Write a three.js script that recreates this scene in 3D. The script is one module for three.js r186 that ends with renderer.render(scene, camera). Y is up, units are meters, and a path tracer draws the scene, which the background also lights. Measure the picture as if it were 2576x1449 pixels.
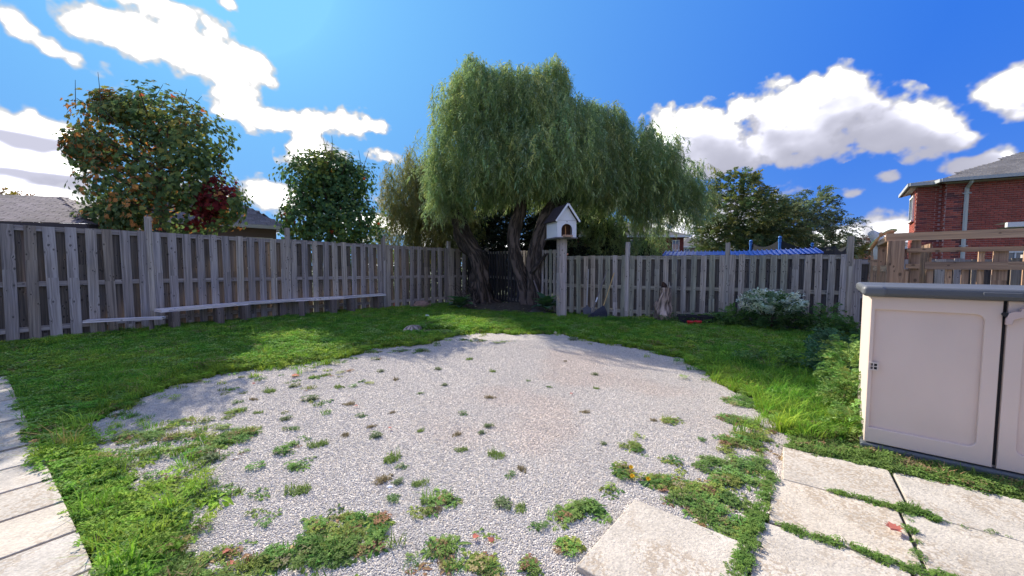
import * as THREE from 'three';
import { mergeGeometries } from 'three/addons/utils/BufferGeometryUtils.js';
import { RoundedBoxGeometry } from 'three/addons/geometries/RoundedBoxGeometry.js';

// ---------- camera, sky, sun, exposure ----------
const scene = new THREE.Scene();
const CAM_H = 1.4, PITCH = 3.3 * Math.PI / 180;
const camera = new THREE.PerspectiveCamera(73.4, 16 / 9, 0.05, 900);
camera.position.set(0, CAM_H, 0);
camera.rotation.x = -PITCH;
const renderer = new THREE.WebGLRenderer({ antialias: true });
renderer.toneMapping = THREE.LinearToneMapping;
renderer.toneMappingExposure = 1.75;
renderer.shadowMap.enabled = true;

const SUN_AZ = -35.5 * Math.PI / 180, SUN_EL = 33.5 * Math.PI / 180;   // azimuth clockwise from straight ahead
const sunDir = new THREE.Vector3(Math.sin(SUN_AZ) * Math.cos(SUN_EL), Math.sin(SUN_EL), -Math.cos(SUN_AZ) * Math.cos(SUN_EL));
const sun = new THREE.DirectionalLight(new THREE.Color().setRGB(1, 0.93, 0.8), 4.8);
sun.position.copy(sunDir).multiplyScalar(60);
sun.castShadow = true;
sun.shadow.mapSize.set(4096, 4096);
Object.assign(sun.shadow.camera, { left: -30, right: 30, top: 30, bottom: -30, near: 1, far: 150 });
scene.add(sun, sun.target);

// ---------- small maths ----------
function mulberry(a) { return () => { a |= 0; a = a + 0x6D2B79F5 | 0; let t = Math.imul(a ^ a >>> 15, 1 | a); t = t + Math.imul(t ^ t >>> 7, 61 | t) ^ t; return ((t ^ t >>> 14) >>> 0) / 4294967296; }; }
const rnd = mulberry(20241), rr = (a, b) => a + (b - a) * rnd();
const clamp = (x, a = 0, b = 1) => Math.min(b, Math.max(a, x)), lerp = (a, b, t) => a + (b - a) * t;
const sstep = (a, b, x) => { const t = clamp((x - a) / (b - a)); return t * t * (3 - 2 * t); };
const V = (x, d, h = 0) => new THREE.Vector3(x, h, -d);              // x right, d metres ahead, h up
function hash(x, y, s = 0) { let h = Math.imul(x, 374761393) + Math.imul(y, 668265263) + Math.imul(s, 2147483647 ^ 0x5bd1e995) | 0; h = Math.imul(h ^ h >>> 13, 1274126177); return ((h ^ h >>> 16) >>> 0) / 4294967296; }
function vnoise(x, y, s = 0, per = 0) {                              // value noise, optionally tiling
  const xi = Math.floor(x), yi = Math.floor(y), fx = x - xi, fy = y - yi, u = fx * fx * (3 - 2 * fx), v = fy * fy * (3 - 2 * fy);
  const w = (n) => per ? ((n % per) + per) % per : n;
  return lerp(lerp(hash(w(xi), w(yi), s), hash(w(xi + 1), w(yi), s), u), lerp(hash(w(xi), w(yi + 1), s), hash(w(xi + 1), w(yi + 1), s), u), v);
}
function fbm(x, y, o = 4, s = 0, per = 0) { let a = 0.5, r = 0, n = 0; for (let i = 0; i < o; i++) { r += a * vnoise(x, y, s + i, per); n += a; a *= 0.5; x *= 2; y *= 2; per *= 2; } return r / n; }

// a point of the survey photograph (2576 wide) on a level plane h, or at a given distance ahead
const FPX = 971, CP = Math.cos(PITCH), SP = Math.sin(PITCH);
function ray(X, Y) { const x = (X - 1288) / FPX, y = (724.5 - Y) / FPX; return [x, y * CP - SP, -y * SP - CP]; }
function ground(X, Y, h = 0) { const r = ray(X, Y), t = (h - CAM_H) / r[1]; return new THREE.Vector3(r[0] * t, h, r[2] * t); }
function at(X, Y, d) { const r = ray(X, Y), t = d / -r[2]; return new THREE.Vector3(r[0] * t, CAM_H + r[1] * t, -d); }

// ---------- the sky: air and clouds ----------
{
  const W = 4096, H = 2048, data = new Float32Array(W * H * 4), DEG = 180 / Math.PI;
  const C = [
    // big cumulus on the right
    [1680, 335, 80, 75], [1755, 300, 60, 50], [1860, 268, 45, 34], [1950, 290, 120, 90], [2075, 222, 95, 60], [2150, 255, 80, 70], [2235, 300, 105, 80], [2340, 330, 105, 80], [1800, 385, 150, 50], [2000, 375, 180, 55], [1790, 420, 110, 34], [2430, 355, 50, 32], [2070, 300, 80, 55], [1800, 335, 70, 50], [2240, 340, 90, 50],
    [2495, 235, 75, 50], [2570, 205, 80, 55], [2560, 265, 75, 38], [2410, 418, 60, 26], [2510, 398, 70, 34], [2235, 450, 40, 18, 0.5], [2205, 560, 80, 36], [2255, 595, 80, 45], [2150, 595, 40, 30], [1745, 590, 60, 50], [1700, 545, 40, 30], [1945, 497, 46, 17, 0.6], [2140, 490, 36, 17, 0.45], [2540, 520, 60, 25],
    // diagonal band on the left
    [235, 50, 90, 65], [330, 90, 105, 60], [440, 115, 120, 75], [560, 150, 115, 72], [645, 165, 50, 42], [585, 245, 75, 65], [650, 300, 90, 38], [760, 310, 115, 42], [880, 308, 85, 40], [955, 320, 26, 20], [420, 25, 150, 40], [28, 40, 46, 34], [62, 85, 30, 28], [130, 125, 36, 28], [575, 8, 26, 16], [685, 210, 18, 11, 0.6], [257, 172, 15, 11, 0.55], [300, 205, 14, 16, 0.4], [560, 285, 20, 12, 0.4], [190, 150, 30, 14],
    // bank low on the left
    [60, 330, 150, 62], [170, 350, 80, 48], [0, 400, 150, 95], [130, 430, 110, 60], [120, 500, 180, 34], [770, 365, 50, 36], [800, 400, 90, 50], [660, 480, 70, 40], [975, 392, 50, 20, 0.75], [720, 510, 90, 45], [-120, 300, 120, 80], [-150, 420, 160, 80],
  ].map(([X, Y, a, b, wt = 1]) => { const r = ray(X, Y), r2 = ray(X + a, Y), r3 = ray(X, Y - b), az = (q) => Math.atan2(q[0], -q[2]) * DEG, el = (q) => Math.atan2(q[1], Math.hypot(q[0], q[2])) * DEG; return [az(r), el(r), Math.max(1, Math.abs(az(r2) - az(r))), Math.max(0.8, Math.abs(el(r3) - el(r))), wt]; });
  const cells = new Map();                                           // blobs by 6-degree cell
  for (const c of C) for (let i = Math.floor((c[0] - c[2] * 1.6) / 6); i <= Math.floor((c[0] + c[2] * 1.6) / 6); i++) (cells.get(i) ?? cells.set(i, []).get(i)).push(c);
  function field(az, el) {
    let f = 0;
    for (const c of cells.get(Math.floor(az / 6)) ?? []) { const u = (az - c[0]) / c[2], v = (el - c[1]) / c[3], q = 1 - (u * u + v * v) * 0.62; if (q > 0) f += q * q * c[4]; }
    f = Math.min(f, 1.5);
    const out = sstep(58, 70, Math.abs(az)) + sstep(36, 48, el);      // elsewhere the same kind of sky goes on
    if (el < 11) f = Math.max(f, 1.15 * sstep(0.44, 0.62, fbm(az / 8 + 3, el / 3.2, 3, 91)) * sstep(11, 5, el));
    if (out > 0) f = Math.max(f, Math.min(out, 1) * 1.6 * sstep(0.5, 0.78, fbm(az / 17 + 40, el / 8 + 9, 3, 77)));
    return f;
  }
  const streak = (az, el) => { let s = 0; const w = el + 1.2 * (fbm(az * 0.3, el * 0.5, 3, 61) - 0.5); for (const [a, e, ra, re] of [[-51, 11.2, 4, 1.0], [-50, 8.0, 5, 0.9], [-46, 5.0, 5, 0.8], [-52, 5.6, 5, 0.7], [-24, 7, 3, 0.8], [-58, 9, 5, 1]]) s = Math.max(s, 1 - ((az - a) / ra) ** 2 - ((w - e) / re) ** 2); return 0.97 * sstep(-0.1, 0.75, s); };
  const cloud = (az, el, o) => { const f = field(az, el); if (f < 0.02) return 0; return f * 1.35 + (fbm(az * 0.42, el * 0.55, o, 5) - 0.5) * 1.05 + (o > 4 ? (fbm(az * 0.95, el * 1.15, 5, 31) - 0.5) * 1.5 : 0); };
  const near = [0.145, 0.385, 0.615], far = [0.018, 0.108, 0.463], low = [0.214, 0.377, 0.583], col = [0, 0, 0];
  for (let j = H / 2 - 2; j < H; j++) {
    const el = ((j + 0.5) / H - 0.5) * 180, se = Math.sin(el / DEG), ce = Math.cos(el / DEG);
    for (let i = 0; i < W; i++) {
      const ph = ((i + 0.5) / W - 0.5) * 2 * Math.PI, x = ce * Math.cos(ph), z = ce * Math.sin(ph);     // three.js equirectangular: u = atan2(z, x)
      const az = Math.atan2(x, -z) * DEG, ang = Math.acos(clamp(x * sunDir.x + se * sunDir.y + z * sunDir.z, -1, 1)) * DEG;
      const k = clamp((ang - 10) / 62) ** 0.58, hz = 0.75 * Math.exp(-Math.max(el, 0) / 8.5) * lerp(1, 0.55, k);
      for (let c = 0; c < 3; c++) col[c] = lerp(lerp(near[c], far[c], k), low[c], hz);
      const d = el > -1 ? cloud(az, el, 6) : 0;
      if (d > 0.12) {
        const a = sstep(0.12, 0.78, d);
        // light comes from the upper left: how much cloud lies that way
        let th = 0; const thick = sstep(0.5, 1.5, d);
        for (let s = 1; s <= 4; s++) th += Math.max(0, cloud(az - s * 1.7, el + s * 2.1, 4) - 0.35);
        const sh = th * sstep(28, 60, ang) * (0.75 + 0.5 * fbm(az * 0.5, el * 0.6, 3, 88)), dark = 1 - Math.exp(-1.05 * sh), str = streak(az, el) * sstep(0.4, 0.9, d);
        const lit = lerp(0.29 + (Math.min(lerp(2.6, 1.7, sstep(25, 70, ang)), 0.42 + 3.0 * sstep(0.55, 2.0, d)) - 0.29) * Math.exp(-1.3 * sh), 0.31, str), tint = clamp(Math.max(dark, str));
        const cc = [lit * lerp(1, 0.97, tint), lit * lerp(0.99, 0.98, tint), lit * lerp(0.98, 1.2, tint)];
        for (let c = 0; c < 3; c++) col[c] = lerp(col[c], cc[c], a);
      }
      const o = (j * W + i) * 4; data[o] = col[0]; data[o + 1] = col[1]; data[o + 2] = col[2]; data[o + 3] = 1;
    }
  }
  for (let j = 0; j < H / 2 - 2; j++) data.copyWithin(j * W * 4, (H / 2 - 2) * W * 4, (H / 2 - 1) * W * 4);
  const sky = new THREE.DataTexture(data, W, H, THREE.RGBAFormat, THREE.FloatType);
  sky.mapping = THREE.EquirectangularReflectionMapping;
  sky.magFilter = sky.minFilter = THREE.LinearFilter; sky.wrapS = THREE.RepeatWrapping; sky.needsUpdate = true;
  scene.background = sky; scene.environment = sky;
}

// ---------- naming and building helpers ----------
const used = {};
function numbered(n) { const k = used[n] = (used[n] ?? -1) + 1; return k ? n + '_' + String(k).padStart(3, '0') : n; }
function tag(o, label, category, group, kind) { if (label) o.userData.label = label; if (category) o.userData.category = category; if (group) o.userData.group = group; if (kind) o.userData.kind = kind; return o; }
function thing(name, label, category, pos = [0, 0, 0], turn = 0, group) { const o = new THREE.Group(); o.name = numbered(name); o.position.set(...(pos.isVector3 ? pos.toArray() : pos)); o.rotation.y = turn; scene.add(o); return tag(o, label, category, group); }
function mesh(name, g, m, parent = scene) { const o = new THREE.Mesh(g, m); o.name = parent === scene ? numbered(name) : name; o.castShadow = o.receiveShadow = true; parent.add(o); return o; }
const flat = (gs) => mergeGeometries(gs.map((g) => { const h = g.index ? g.toNonIndexed() : g; for (const k of Object.keys(h.attributes)) if (!['position', 'normal', 'uv'].includes(k)) h.deleteAttribute(k); return h; }));
const cols = (...c) => new THREE.Color().setRGB(...c);
// box with uv in metres; long axis of the wood grain runs along the longest side
function box(w, h, d, x = 0, y = 0, z = 0, off = 0) {
  const g = new THREE.BoxGeometry(w, h, d), p = g.attributes.position, n = g.attributes.normal, uv = g.attributes.uv, L = Math.max(w, h, d);
  for (let i = 0; i < p.count; i++) {
    const P = [p.getX(i), p.getY(i), p.getZ(i)], N = [n.getX(i), n.getY(i), n.getZ(i)].map(Math.abs), ax = [0, 1, 2].filter((k) => N[k] < 0.5);
    let [a, b] = ax; const S = [w, h, d];
    if (S[a] > S[b]) [a, b] = [b, a];
    uv.setXY(i, P[a] + off * 0.377 + N[0] * 0.2, P[b] + off * 0.611);
  }
  return g.translate(x, y, z);
}
function beam(a, b, w, t, up = new THREE.Vector3(0, 1, 0), off = 0) {     // a board from a to b, w along `up`, t across
  const L = a.distanceTo(b), g = box(w, L, t, 0, 0, 0, off), y = b.clone().sub(a).normalize(); if (Math.abs(y.dot(up)) > 0.98) up = new THREE.Vector3(1, 0, 0); const z = new THREE.Vector3().crossVectors(up, y).normalize(), x = new THREE.Vector3().crossVectors(y, z);
  return g.applyMatrix4(new THREE.Matrix4().makeBasis(x, y, z).setPosition(a.clone().add(b).multiplyScalar(0.5)));
}
function tube(pts, radii, seg = 10, rad = 8, rough = 0, seed = 1, uvr = 1) {  // tapered limb along a curve
  const curve = new THREE.CatmullRomCurve3(pts), fr = curve.computeFrenetFrames(seg, false), pos = [], nor = [], uv = [], idx = [], L = curve.getLength();
  const R = (t) => { const k = t * (radii.length - 1), i = Math.min(Math.floor(k), radii.length - 2); return lerp(radii[i], radii[i + 1], k - i); };
  for (let i = 0; i <= seg; i++) {
    const t = i / seg, c = curve.getPointAt(t), r = R(t);
    for (let j = 0; j <= rad; j++) {
      const a = j / rad * 2 * Math.PI, n = fr.normals[i].clone().multiplyScalar(Math.cos(a)).addScaledVector(fr.binormals[i], Math.sin(a));
      const ja = j % rad, k = r * (1 + rough * ((vnoise(ja * 0.9, i * 0.35, seed, 0) - 0.5) * 1.6 + (vnoise(ja * 0.31, i * 0.16, seed + 9) - 0.5) * 1.6));
      pos.push(c.x + n.x * k, c.y + n.y * k, c.z + n.z * k); nor.push(n.x, n.y, n.z); uv.push(j / rad * Math.max(0.15, radii[0] * 6) * uvr, t * L * uvr);
    }
  }
  for (let i = 0; i < seg; i++) for (let j = 0; j < rad; j++) { const a = i * (rad + 1) + j, b = a + rad + 1; idx.push(a, a + 1, b, b, a + 1, b + 1); }
  const g = new THREE.BufferGeometry(); g.setAttribute('position', new THREE.Float32BufferAttribute(pos, 3)); g.setAttribute('normal', new THREE.Float32BufferAttribute(nor, 3)); g.setAttribute('uv', new THREE.Float32BufferAttribute(uv, 2)); g.setIndex(idx);
  if (rough) g.computeVertexNormals();
  return g;
}
function poly(pts, uvs = 1) {                                        // fan of a convex planar polygon of Vector3, uv in metres
  const pos = [], uv = [], n = new THREE.Vector3().crossVectors(pts[1].clone().sub(pts[0]), pts[2].clone().sub(pts[0])).normalize(), ex = pts[1].clone().sub(pts[0]).normalize(), ey = new THREE.Vector3().crossVectors(n, ex);
  const P = (v) => { pos.push(v.x, v.y, v.z); const q = v.clone().sub(pts[0]); uv.push(q.dot(ex) * uvs, q.dot(ey) * uvs); };
  for (let i = 1; i + 1 < pts.length; i++) { P(pts[0]); P(pts[i]); P(pts[i + 1]); }
  const g = new THREE.BufferGeometry(); g.setAttribute('position', new THREE.Float32BufferAttribute(pos, 3)); g.setAttribute('uv', new THREE.Float32BufferAttribute(uv, 2)); g.computeVertexNormals(); return g;
}
function instanced(name, g, m, list, parent, kind) {                 // list of [Matrix4, Color?]
  const o = new THREE.InstancedMesh(g, m, list.length); o.name = parent === scene ? numbered(name) : name; o.castShadow = o.receiveShadow = true;
  list.forEach(([M, c], i) => { o.setMatrixAt(i, M); if (c) o.setColorAt(i, c); });
  if (kind) o.userData.kind = kind; parent.add(o); return o;
}
const M4 = (p, q, s) => new THREE.Matrix4().compose(p, q, typeof s === 'number' ? new THREE.Vector3(s, s, s) : s);
const E = (x, y, z, o = 'YXZ') => new THREE.Quaternion().setFromEuler(new THREE.Euler(x, y, z, o));

// ---------- textures ----------
function tex(n, m, f, srgb = false, aniso) {                          // f(u, v) gives [r, g, b] linear 0..1 (or one number)
  const d = new Uint8Array(n * m * 4), enc = (x) => { x = clamp(x); return 255 * (srgb ? (x < 0.0031308 ? x * 12.92 : 1.055 * x ** (1 / 2.4) - 0.055) : x); };
  for (let j = 0; j < m; j++) for (let i = 0; i < n; i++) { const r = f(i / n, j / m, i, j), o = (j * n + i) * 4; if (typeof r === 'number') d[o] = d[o + 1] = d[o + 2] = enc(r); else { d[o] = enc(r[0]); d[o + 1] = enc(r[1]); d[o + 2] = enc(r[2]); } d[o + 3] = 255; }
  const t = new THREE.DataTexture(d, n, m, THREE.RGBAFormat); t.wrapS = t.wrapT = THREE.RepeatWrapping; t.magFilter = THREE.LinearFilter; t.minFilter = THREE.LinearMipmapLinearFilter; t.generateMipmaps = true; if (srgb) t.colorSpace = THREE.SRGBColorSpace; t.needsUpdate = true; return t;
}
const rep = (t, x, y = x) => { const c = t.clone(); c.repeat.set(x, y); c.needsUpdate = true; return c; };
function std(c, o = {}) { return new THREE.MeshStandardMaterial({ color: Array.isArray(c) ? cols(...c) : c, roughness: 0.85, ...o }); }
function leafMat(c, t = 0.35, o = {}) { return new THREE.MeshPhysicalMaterial({ color: cols(...c), roughness: 0.9, transmission: t, thickness: 0, side: THREE.DoubleSide, specularIntensity: 0.5, ...o }); }

// weathered board: grain along v; one repeat is 1 m across and 2 m along
const knots = []; { const k = mulberry(5); for (let i = 0; i < 60; i++) knots.push([k(), k(), 0.005 + k() * 0.009]); }
const grain = new Float32Array(1024 * 1024);
for (let j = 0; j < 1024; j++) for (let i = 0; i < 1024; i++) {
  let u = i / 1024, v = j / 1024, kn = 0, bend = 0;
  for (const [a, b, r] of knots) { let du = u - a, dv = (v - b) * 2; du -= Math.round(du); dv -= Math.round(dv / 2) * 2; if (Math.abs(du) > 0.08 || Math.abs(dv) > 0.16) continue; const q = Math.hypot(du, dv * 0.62); kn = Math.max(kn, 1 - sstep(r * 0.75, r * 1.25, q)); bend += du * Math.exp(-(q * q) / (r * r * 9)) * 0.9; }
  const w = u - bend;
  const g = 0.5 * vnoise(w * 64, v * 3, 1, 64) + 0.3 * vnoise(w * 160, v * 6, 2, 160) + 0.35 * fbm(w * 12, v * 2, 3, 7, 2 * 6) + 0.18 * vnoise(w * 330, v * 16, 3, 330) - 0.16;
  grain[j * 1024 + i] = clamp(g) * (1 - 0.8 * kn);
}
const G = (i, j) => grain[j * 1024 + i];
const woodMap = tex(1024, 1024, (u, v, i, j) => { const g = G(i, j), k = 0.22 + 1.15 * g, b = fbm(u * 5, v * 5, 3, 60, 5); return [k * lerp(0.84, 1.0, b), k * lerp(0.83, 0.93, b), k * lerp(0.88, 0.86, b)]; }, true);
const woodBump = tex(1024, 1024, (u, v, i, j) => G(i, j));
for (const t of [woodMap, woodBump]) t.repeat.set(1, 0.5);
const wood = (c, o = {}) => std(c, { map: woodMap, bumpMap: woodBump, bumpScale: 0.004, roughness: 0.92, ...o });

// crushed pale stone; one repeat is 1 m
function worley(n, seed, jit = 1) { const g = []; for (let i = 0; i < n * n; i++) g.push([hash(i, 1, seed) * jit, hash(i, 2, seed) * jit, hash(i, 3, seed)]); return (u, v) => { const x = u * n, y = v * n, xi = Math.floor(x), yi = Math.floor(y); let f1 = 9, f2 = 9, id = 0; for (let a = -1; a < 2; a++) for (let b = -1; b < 2; b++) { const c = g[((yi + b + n) % n) * n + (xi + a + n) % n], d = Math.hypot(xi + a + c[0] - x, yi + b + c[1] - y); if (d < f1) { f2 = f1; f1 = d; id = c[2]; } else if (d < f2) f2 = d; } return [f1, f2, id]; }; }
const wor = worley(85, 3), gravelH = new Float32Array(1024 * 1024), gravelC = new Float32Array(1024 * 1024);
for (let j = 0; j < 1024; j++) for (let i = 0; i < 1024; i++) { const [a, b, id] = wor(i / 1024, j / 1024); gravelH[j * 1024 + i] = clamp((b - a) * 1.5) * (0.45 + 0.55 * id) + 0.08 * vnoise(i / 4, j / 4, 8, 256); gravelC[j * 1024 + i] = id; }
const gravelMap = tex(1024, 1024, (u, v, i, j) => { const h = gravelH[j * 1024 + i], id = gravelC[j * 1024 + i], k = (0.44 + 0.4 * (hash(Math.floor(id * 9973), 5) ** 0.8)) * lerp(0.68, 1, sstep(0.02, 0.28, h)), t = hash(Math.floor(id * 7919), 9); return [k * lerp(1, 1.04, t), k * lerp(0.97, 0.93, t), k * lerp(0.98, 0.88, t)]; }, true);
const gravelBump = tex(1024, 1024, (u, v, i, j) => gravelH[j * 1024 + i]);

const concH = (u, v) => fbm(u * 60, v * 60, 3, 14, 60), concMap = tex(1024, 1024, (u, v) => {
  const a = fbm(u * 5, v * 5, 5, 11, 5), b = fbm(u * 90, v * 90, 2, 12, 90), st = sstep(0.46, 0.62, fbm(u * 3 + 0.5, v * 3, 3, 21, 3)) * sstep(0.5, 0.58, fbm(u * 80, v * 80, 2, 22, 80));
  const k = 0.56 + 0.3 * (a - 0.5) + 0.25 * (b - 0.5); return [lerp(k, 0.36, st * 0.6), lerp(k * 0.94, 0.29, st * 0.6), lerp(k * 0.86, 0.22, st * 0.6)];
}, true), concBump = tex(512, 512, concH);
const soilMap = tex(512, 512, (u, v) => { const a = fbm(u * 12, v * 12, 5, 31, 12), k = 0.035 + 0.075 * a; return [k * 1.25, k, k * 0.75]; }, true);
const turfMap = tex(512, 512, (u, v) => { const a = fbm(u * 8, v * 8, 5, 41, 8), b = fbm(u * 50, v * 50, 2, 42, 50); return [0.02 + 0.05 * a * b * 2, 0.03 + 0.075 * a, 0.012 + 0.02 * b]; }, true);
const barkH = (u, v) => { const w = u + 0.06 * fbm(u * 6, v * 4, 3, 51, 6); const r = Math.abs(fbm(w * 14, v * 2.2, 3, 52, 14) - 0.5) * 2; return clamp(sstep(0.02, 0.45, r) * 0.75 + 0.25 * fbm(u * 50, v * 30, 3, 53, 50)); };
const barkMap = tex(512, 512, (u, v) => { const h = barkH(u, v), a = fbm(u * 4, v * 4, 3, 54, 4), k = 0.035 + 0.2 * h * (0.5 + a); return [k * 1.12, k * 0.95, k * 0.82]; }, true), barkBump = tex(512, 512, barkH);
const grit = tex(512, 512, (u, v) => { const k = 0.7 + 0.6 * (fbm(u * 40, v * 40, 4, 61, 40) - 0.5) + 0.3 * (fbm(u * 5, v * 5, 3, 62, 5) - 0.5); return [k, k, k]; }, true), gritBump = tex(512, 512, (u, v) => fbm(u * 90, v * 90, 3, 63, 90));
const bark = (c = [1, 1, 1]) => std(c, { map: barkMap, bumpMap: barkBump, bumpScale: 0.03, roughness: 0.95 });
// ---------- layout of the ground ----------
const P2 = (l) => l.map(([x, d]) => [x, d]);
function inside(poly, x, d) { let c = false; for (let i = 0, j = poly.length - 1; i < poly.length; j = i++) { const [a, b] = poly[i], [e, f] = poly[j]; if ((b > d) !== (f > d) && x < (e - a) * (d - b) / (f - b) + a) c = !c; } return c; }
function edgeDist(poly, x, d) { let m = 1e9; for (let i = 0, j = poly.length - 1; i < poly.length; j = i++) { const [a, b] = poly[j], [e, f] = poly[i], ux = e - a, uy = f - b, t = clamp(((x - a) * ux + (d - b) * uy) / (ux * ux + uy * uy)), q = Math.hypot(x - a - t * ux, d - b - t * uy); if (q < m) m = q; } return m; }
const GRAVEL = P2([[-1.1, 7.65], [-0.4, 7.97], [0.33, 7.75], [0.9, 7.74], [1.42, 7.12], [1.89, 6.69], [2.28, 6.22], [2.56, 5.69], [2.64, 5.04], [2.52, 4.44], [2.47, 3.97], [2.31, 3.59], [2.2, 3.1], [2.0, 2.7], [1.36, 2.0], [0.9, 1.0], [-1.6, 1.0], [-1.75, 1.67], [-2.15, 1.9], [-2.75, 2.2], [-3.2, 2.6], [-3.75, 3.25], [-3.9, 3.95], [-3.85, 4.9], [-3.21, 5.24], [-2.6, 5.69], [-2.37, 6.37], [-1.48, 6.86]]);
const BED = P2([[-2.3, 13.2], [-1.28, 11.5], [0, 11.1], [1.02, 10.72], [2.2, 10.2], [3.0, 9.85], [3.9, 9.55], [4.7, 9.2], [5.3, 8.6], [6.2, 7.7], [7.3, 6.9], [8, 7.7], [7.2, 8.2], [5.2, 9.35], [3.06, 10.25], [1.45, 11.15], [-1, 15.3]]);
const YARD = P2([[-11, 3.5], [-8.95, 6.7], [-7.9, 8.45], [-6.1, 10.55], [-4.1, 12.35], [-2.3, 14.05], [-1, 15.3], [1.45, 11.15], [3.06, 10.25], [5.2, 9.35], [7.15, 8.2], [9.4, 6.95], [8, 4], [4, 0.5], [-6, 0.5]]);
const bedH = (x, d) => 0.21 * Math.exp(-(((x - 0.5) / 1.3) ** 2 + ((d - 12.4) / 0.75) ** 2)) + 0.12 * Math.exp(-(((x + 1) / 0.8) ** 2 + ((d - 13.7) / 0.8) ** 2));
const gravelS = (x, d) => { const s = edgeDist(GRAVEL, x, d) * (inside(GRAVEL, x, d) ? 1 : -1); const pd = -pathUV(x, d)[1]; const nz = (0.34 + 0.75 * 0.12 * sstep(-0.6, -2.2, x) * sstep(7.5, 5, d)) * (fbm(x * 2.3 + 9, d * 2.3, 4, 70) - 0.5) + 0.2 * (fbm(x * 9, d * 9, 2, 73) - 0.5); return Math.min(s + nz, pd - 0.3 + 0.4 * (fbm(x * 2.7 + 4, d * 2.7, 3, 75) - 0.5)); };
const PO = [2.09, 2.87], PA = [0.815, -0.58], PB = [-0.655, -0.756];      // the slab paving: corner and its two directions
const patioUV = (x, d) => { const dx = x - PO[0], dy = d - PO[1], det = PA[0] * PB[1] - PA[1] * PB[0]; return [(dx * PB[1] - dy * PB[0]) / det, (PA[0] * dy - PA[1] * dx) / det]; };
const onPatio = (x, d, m = 0) => { const [a, b] = patioUV(x, d); return a > -m && b > -m && a < 2.6 && b < 3; };
const LONE = P2([[0.69, 2.22], [1.14, 1.82], [0.78, 1.27], [0.33, 1.67]]);
const EA = [-5.85, 4.44], ED = [0.82, -0.572], EN = [-0.572, -0.82];      // right edge of the paver path, along and away from the lawn
const pathUV = (x, d) => { const dx = x - EA[0], dy = d - EA[1]; return [dx * ED[0] + dy * ED[1], dx * EN[0] + dy * EN[1]]; };
const onPath = (x, d, m = 0) => { const [a, b] = pathUV(x, d); return a > -0.35 - m && b > -m && b < 1.4; };

{ // the earth to the horizon
  const g = new THREE.PlaneGeometry(700, 700, 1, 1).rotateX(-Math.PI / 2), uv = g.attributes.uv, p = g.attributes.position;
  for (let i = 0; i < p.count; i++) uv.setXY(i, p.getX(i), -p.getZ(i));
  tag(mesh('lawn_ground', g, std([1, 1, 1], { map: rep(turfMap, 0.7), roughness: 1 })), null, null, null, 'structure').position.set(0, -0.006, 0);
}
function sheet(x0, x1, d0, d1, n, keep, height, colour) {               // grid sheet over part of the ground
  const pos = [], uv = [], col = [], P = (x, d) => { pos.push(x, height(x, d), -d); uv.push(x, d); const c = colour(x, d); col.push(c[0], c[1], c[2]); };
  for (let x = x0; x < x1; x += n) for (let d = d0; d < d1; d += n) if (keep(x + n / 2, d + n / 2)) { P(x, d); P(x + n, d); P(x + n, d + n); P(x, d); P(x + n, d + n); P(x, d + n); }
  const g = new THREE.BufferGeometry(); g.setAttribute('position', new THREE.Float32BufferAttribute(pos, 3)); g.setAttribute('uv', new THREE.Float32BufferAttribute(uv, 2)); g.setAttribute('color', new THREE.Float32BufferAttribute(col, 3)); g.computeVertexNormals(); return g;
}
const stain = (x, d) => sstep(0.5, 0.68, fbm(x * 0.9 + 3.1, d * 0.9 + 1.7, 4, 81)) * sstep(2.2, 0.4, Math.abs(x - 0.7));
tag(mesh('gravel_patch', sheet(-4.3, 3.2, 0.9, 8.5, 0.05, (x, d) => gravelS(x, d) > 0 && !onPatio(x, d, -0.1), () => 0.004, (x, d) => { const s = 0.75 * stain(x, d), k = 0.92 + 0.2 * (fbm(x * 1.7, d * 1.7, 3, 83) - 0.5); return [k, k * lerp(0.96, 0.88, s), k * lerp(0.875, 0.78, s)]; }),
  std([1, 1, 1], { map: gravelMap, bumpMap: gravelBump, bumpScale: 0.012, vertexColors: true, roughness: 0.95 })), null, null, null, 'structure');
tag(mesh('flower_bed', sheet(-2.6, 8.2, 6.4, 15.4, 0.1, (x, d) => inside(BED, x, d), (x, d) => 0.012 + bedH(x, d) + 0.03 * fbm(x * 6, d * 6, 3, 90), () => [1, 1, 1]), std([1, 1, 1], { map: rep(soilMap, 1.3), bumpMap: rep(gritBump, 1.5), bumpScale: 0.03, roughness: 1 })), null, null, null, 'structure');

// pebbles of the gravel, nearest part of it
{
  const g = new THREE.IcosahedronGeometry(1, 0), list = [], r = mulberry(77), q = new THREE.Quaternion(), s = new THREE.Vector3();
  for (let i = 0; i < 640000 && list.length < 290000; i++) {
    const d = 1.0 + 6.2 * r() ** 1.55, x = (r() * 2 - 1) * Math.min(4, d * 1.4); if (gravelS(x, d) < 0.0 || onPatio(x, d, 0.02) || inside(LONE, x, d)) continue;
    const z = 0.0022 + 0.0025 * r() ** 1.6; s.set(z * (0.8 + 0.6 * r()), z * (0.5 + 0.3 * r()), z * (0.8 + 0.6 * r())); q.setFromEuler(new THREE.Euler(r() * 0.5, r() * 6.3, r() * 0.5));
    const k = 0.42 + 0.26 * r(), t = clamp(0.55 * r() ** 2 + 0.6 * stain(x, d)), b = r() < 0.05 ? 0.55 : 1;
    list.push([M4(V(x, d, 0.005 + z * 0.2), q, s), cols(k * b, k * b * lerp(0.92, 0.84, t), k * b * lerp(0.83, 0.7, t))]);
  }
  tag(instanced('gravel_pebbles', g, std([1, 1, 1], { roughness: 0.9 }), list, scene, 'stuff'), 'loose pale crushed stones covering the round gravel patch', 'gravel');
}

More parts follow.
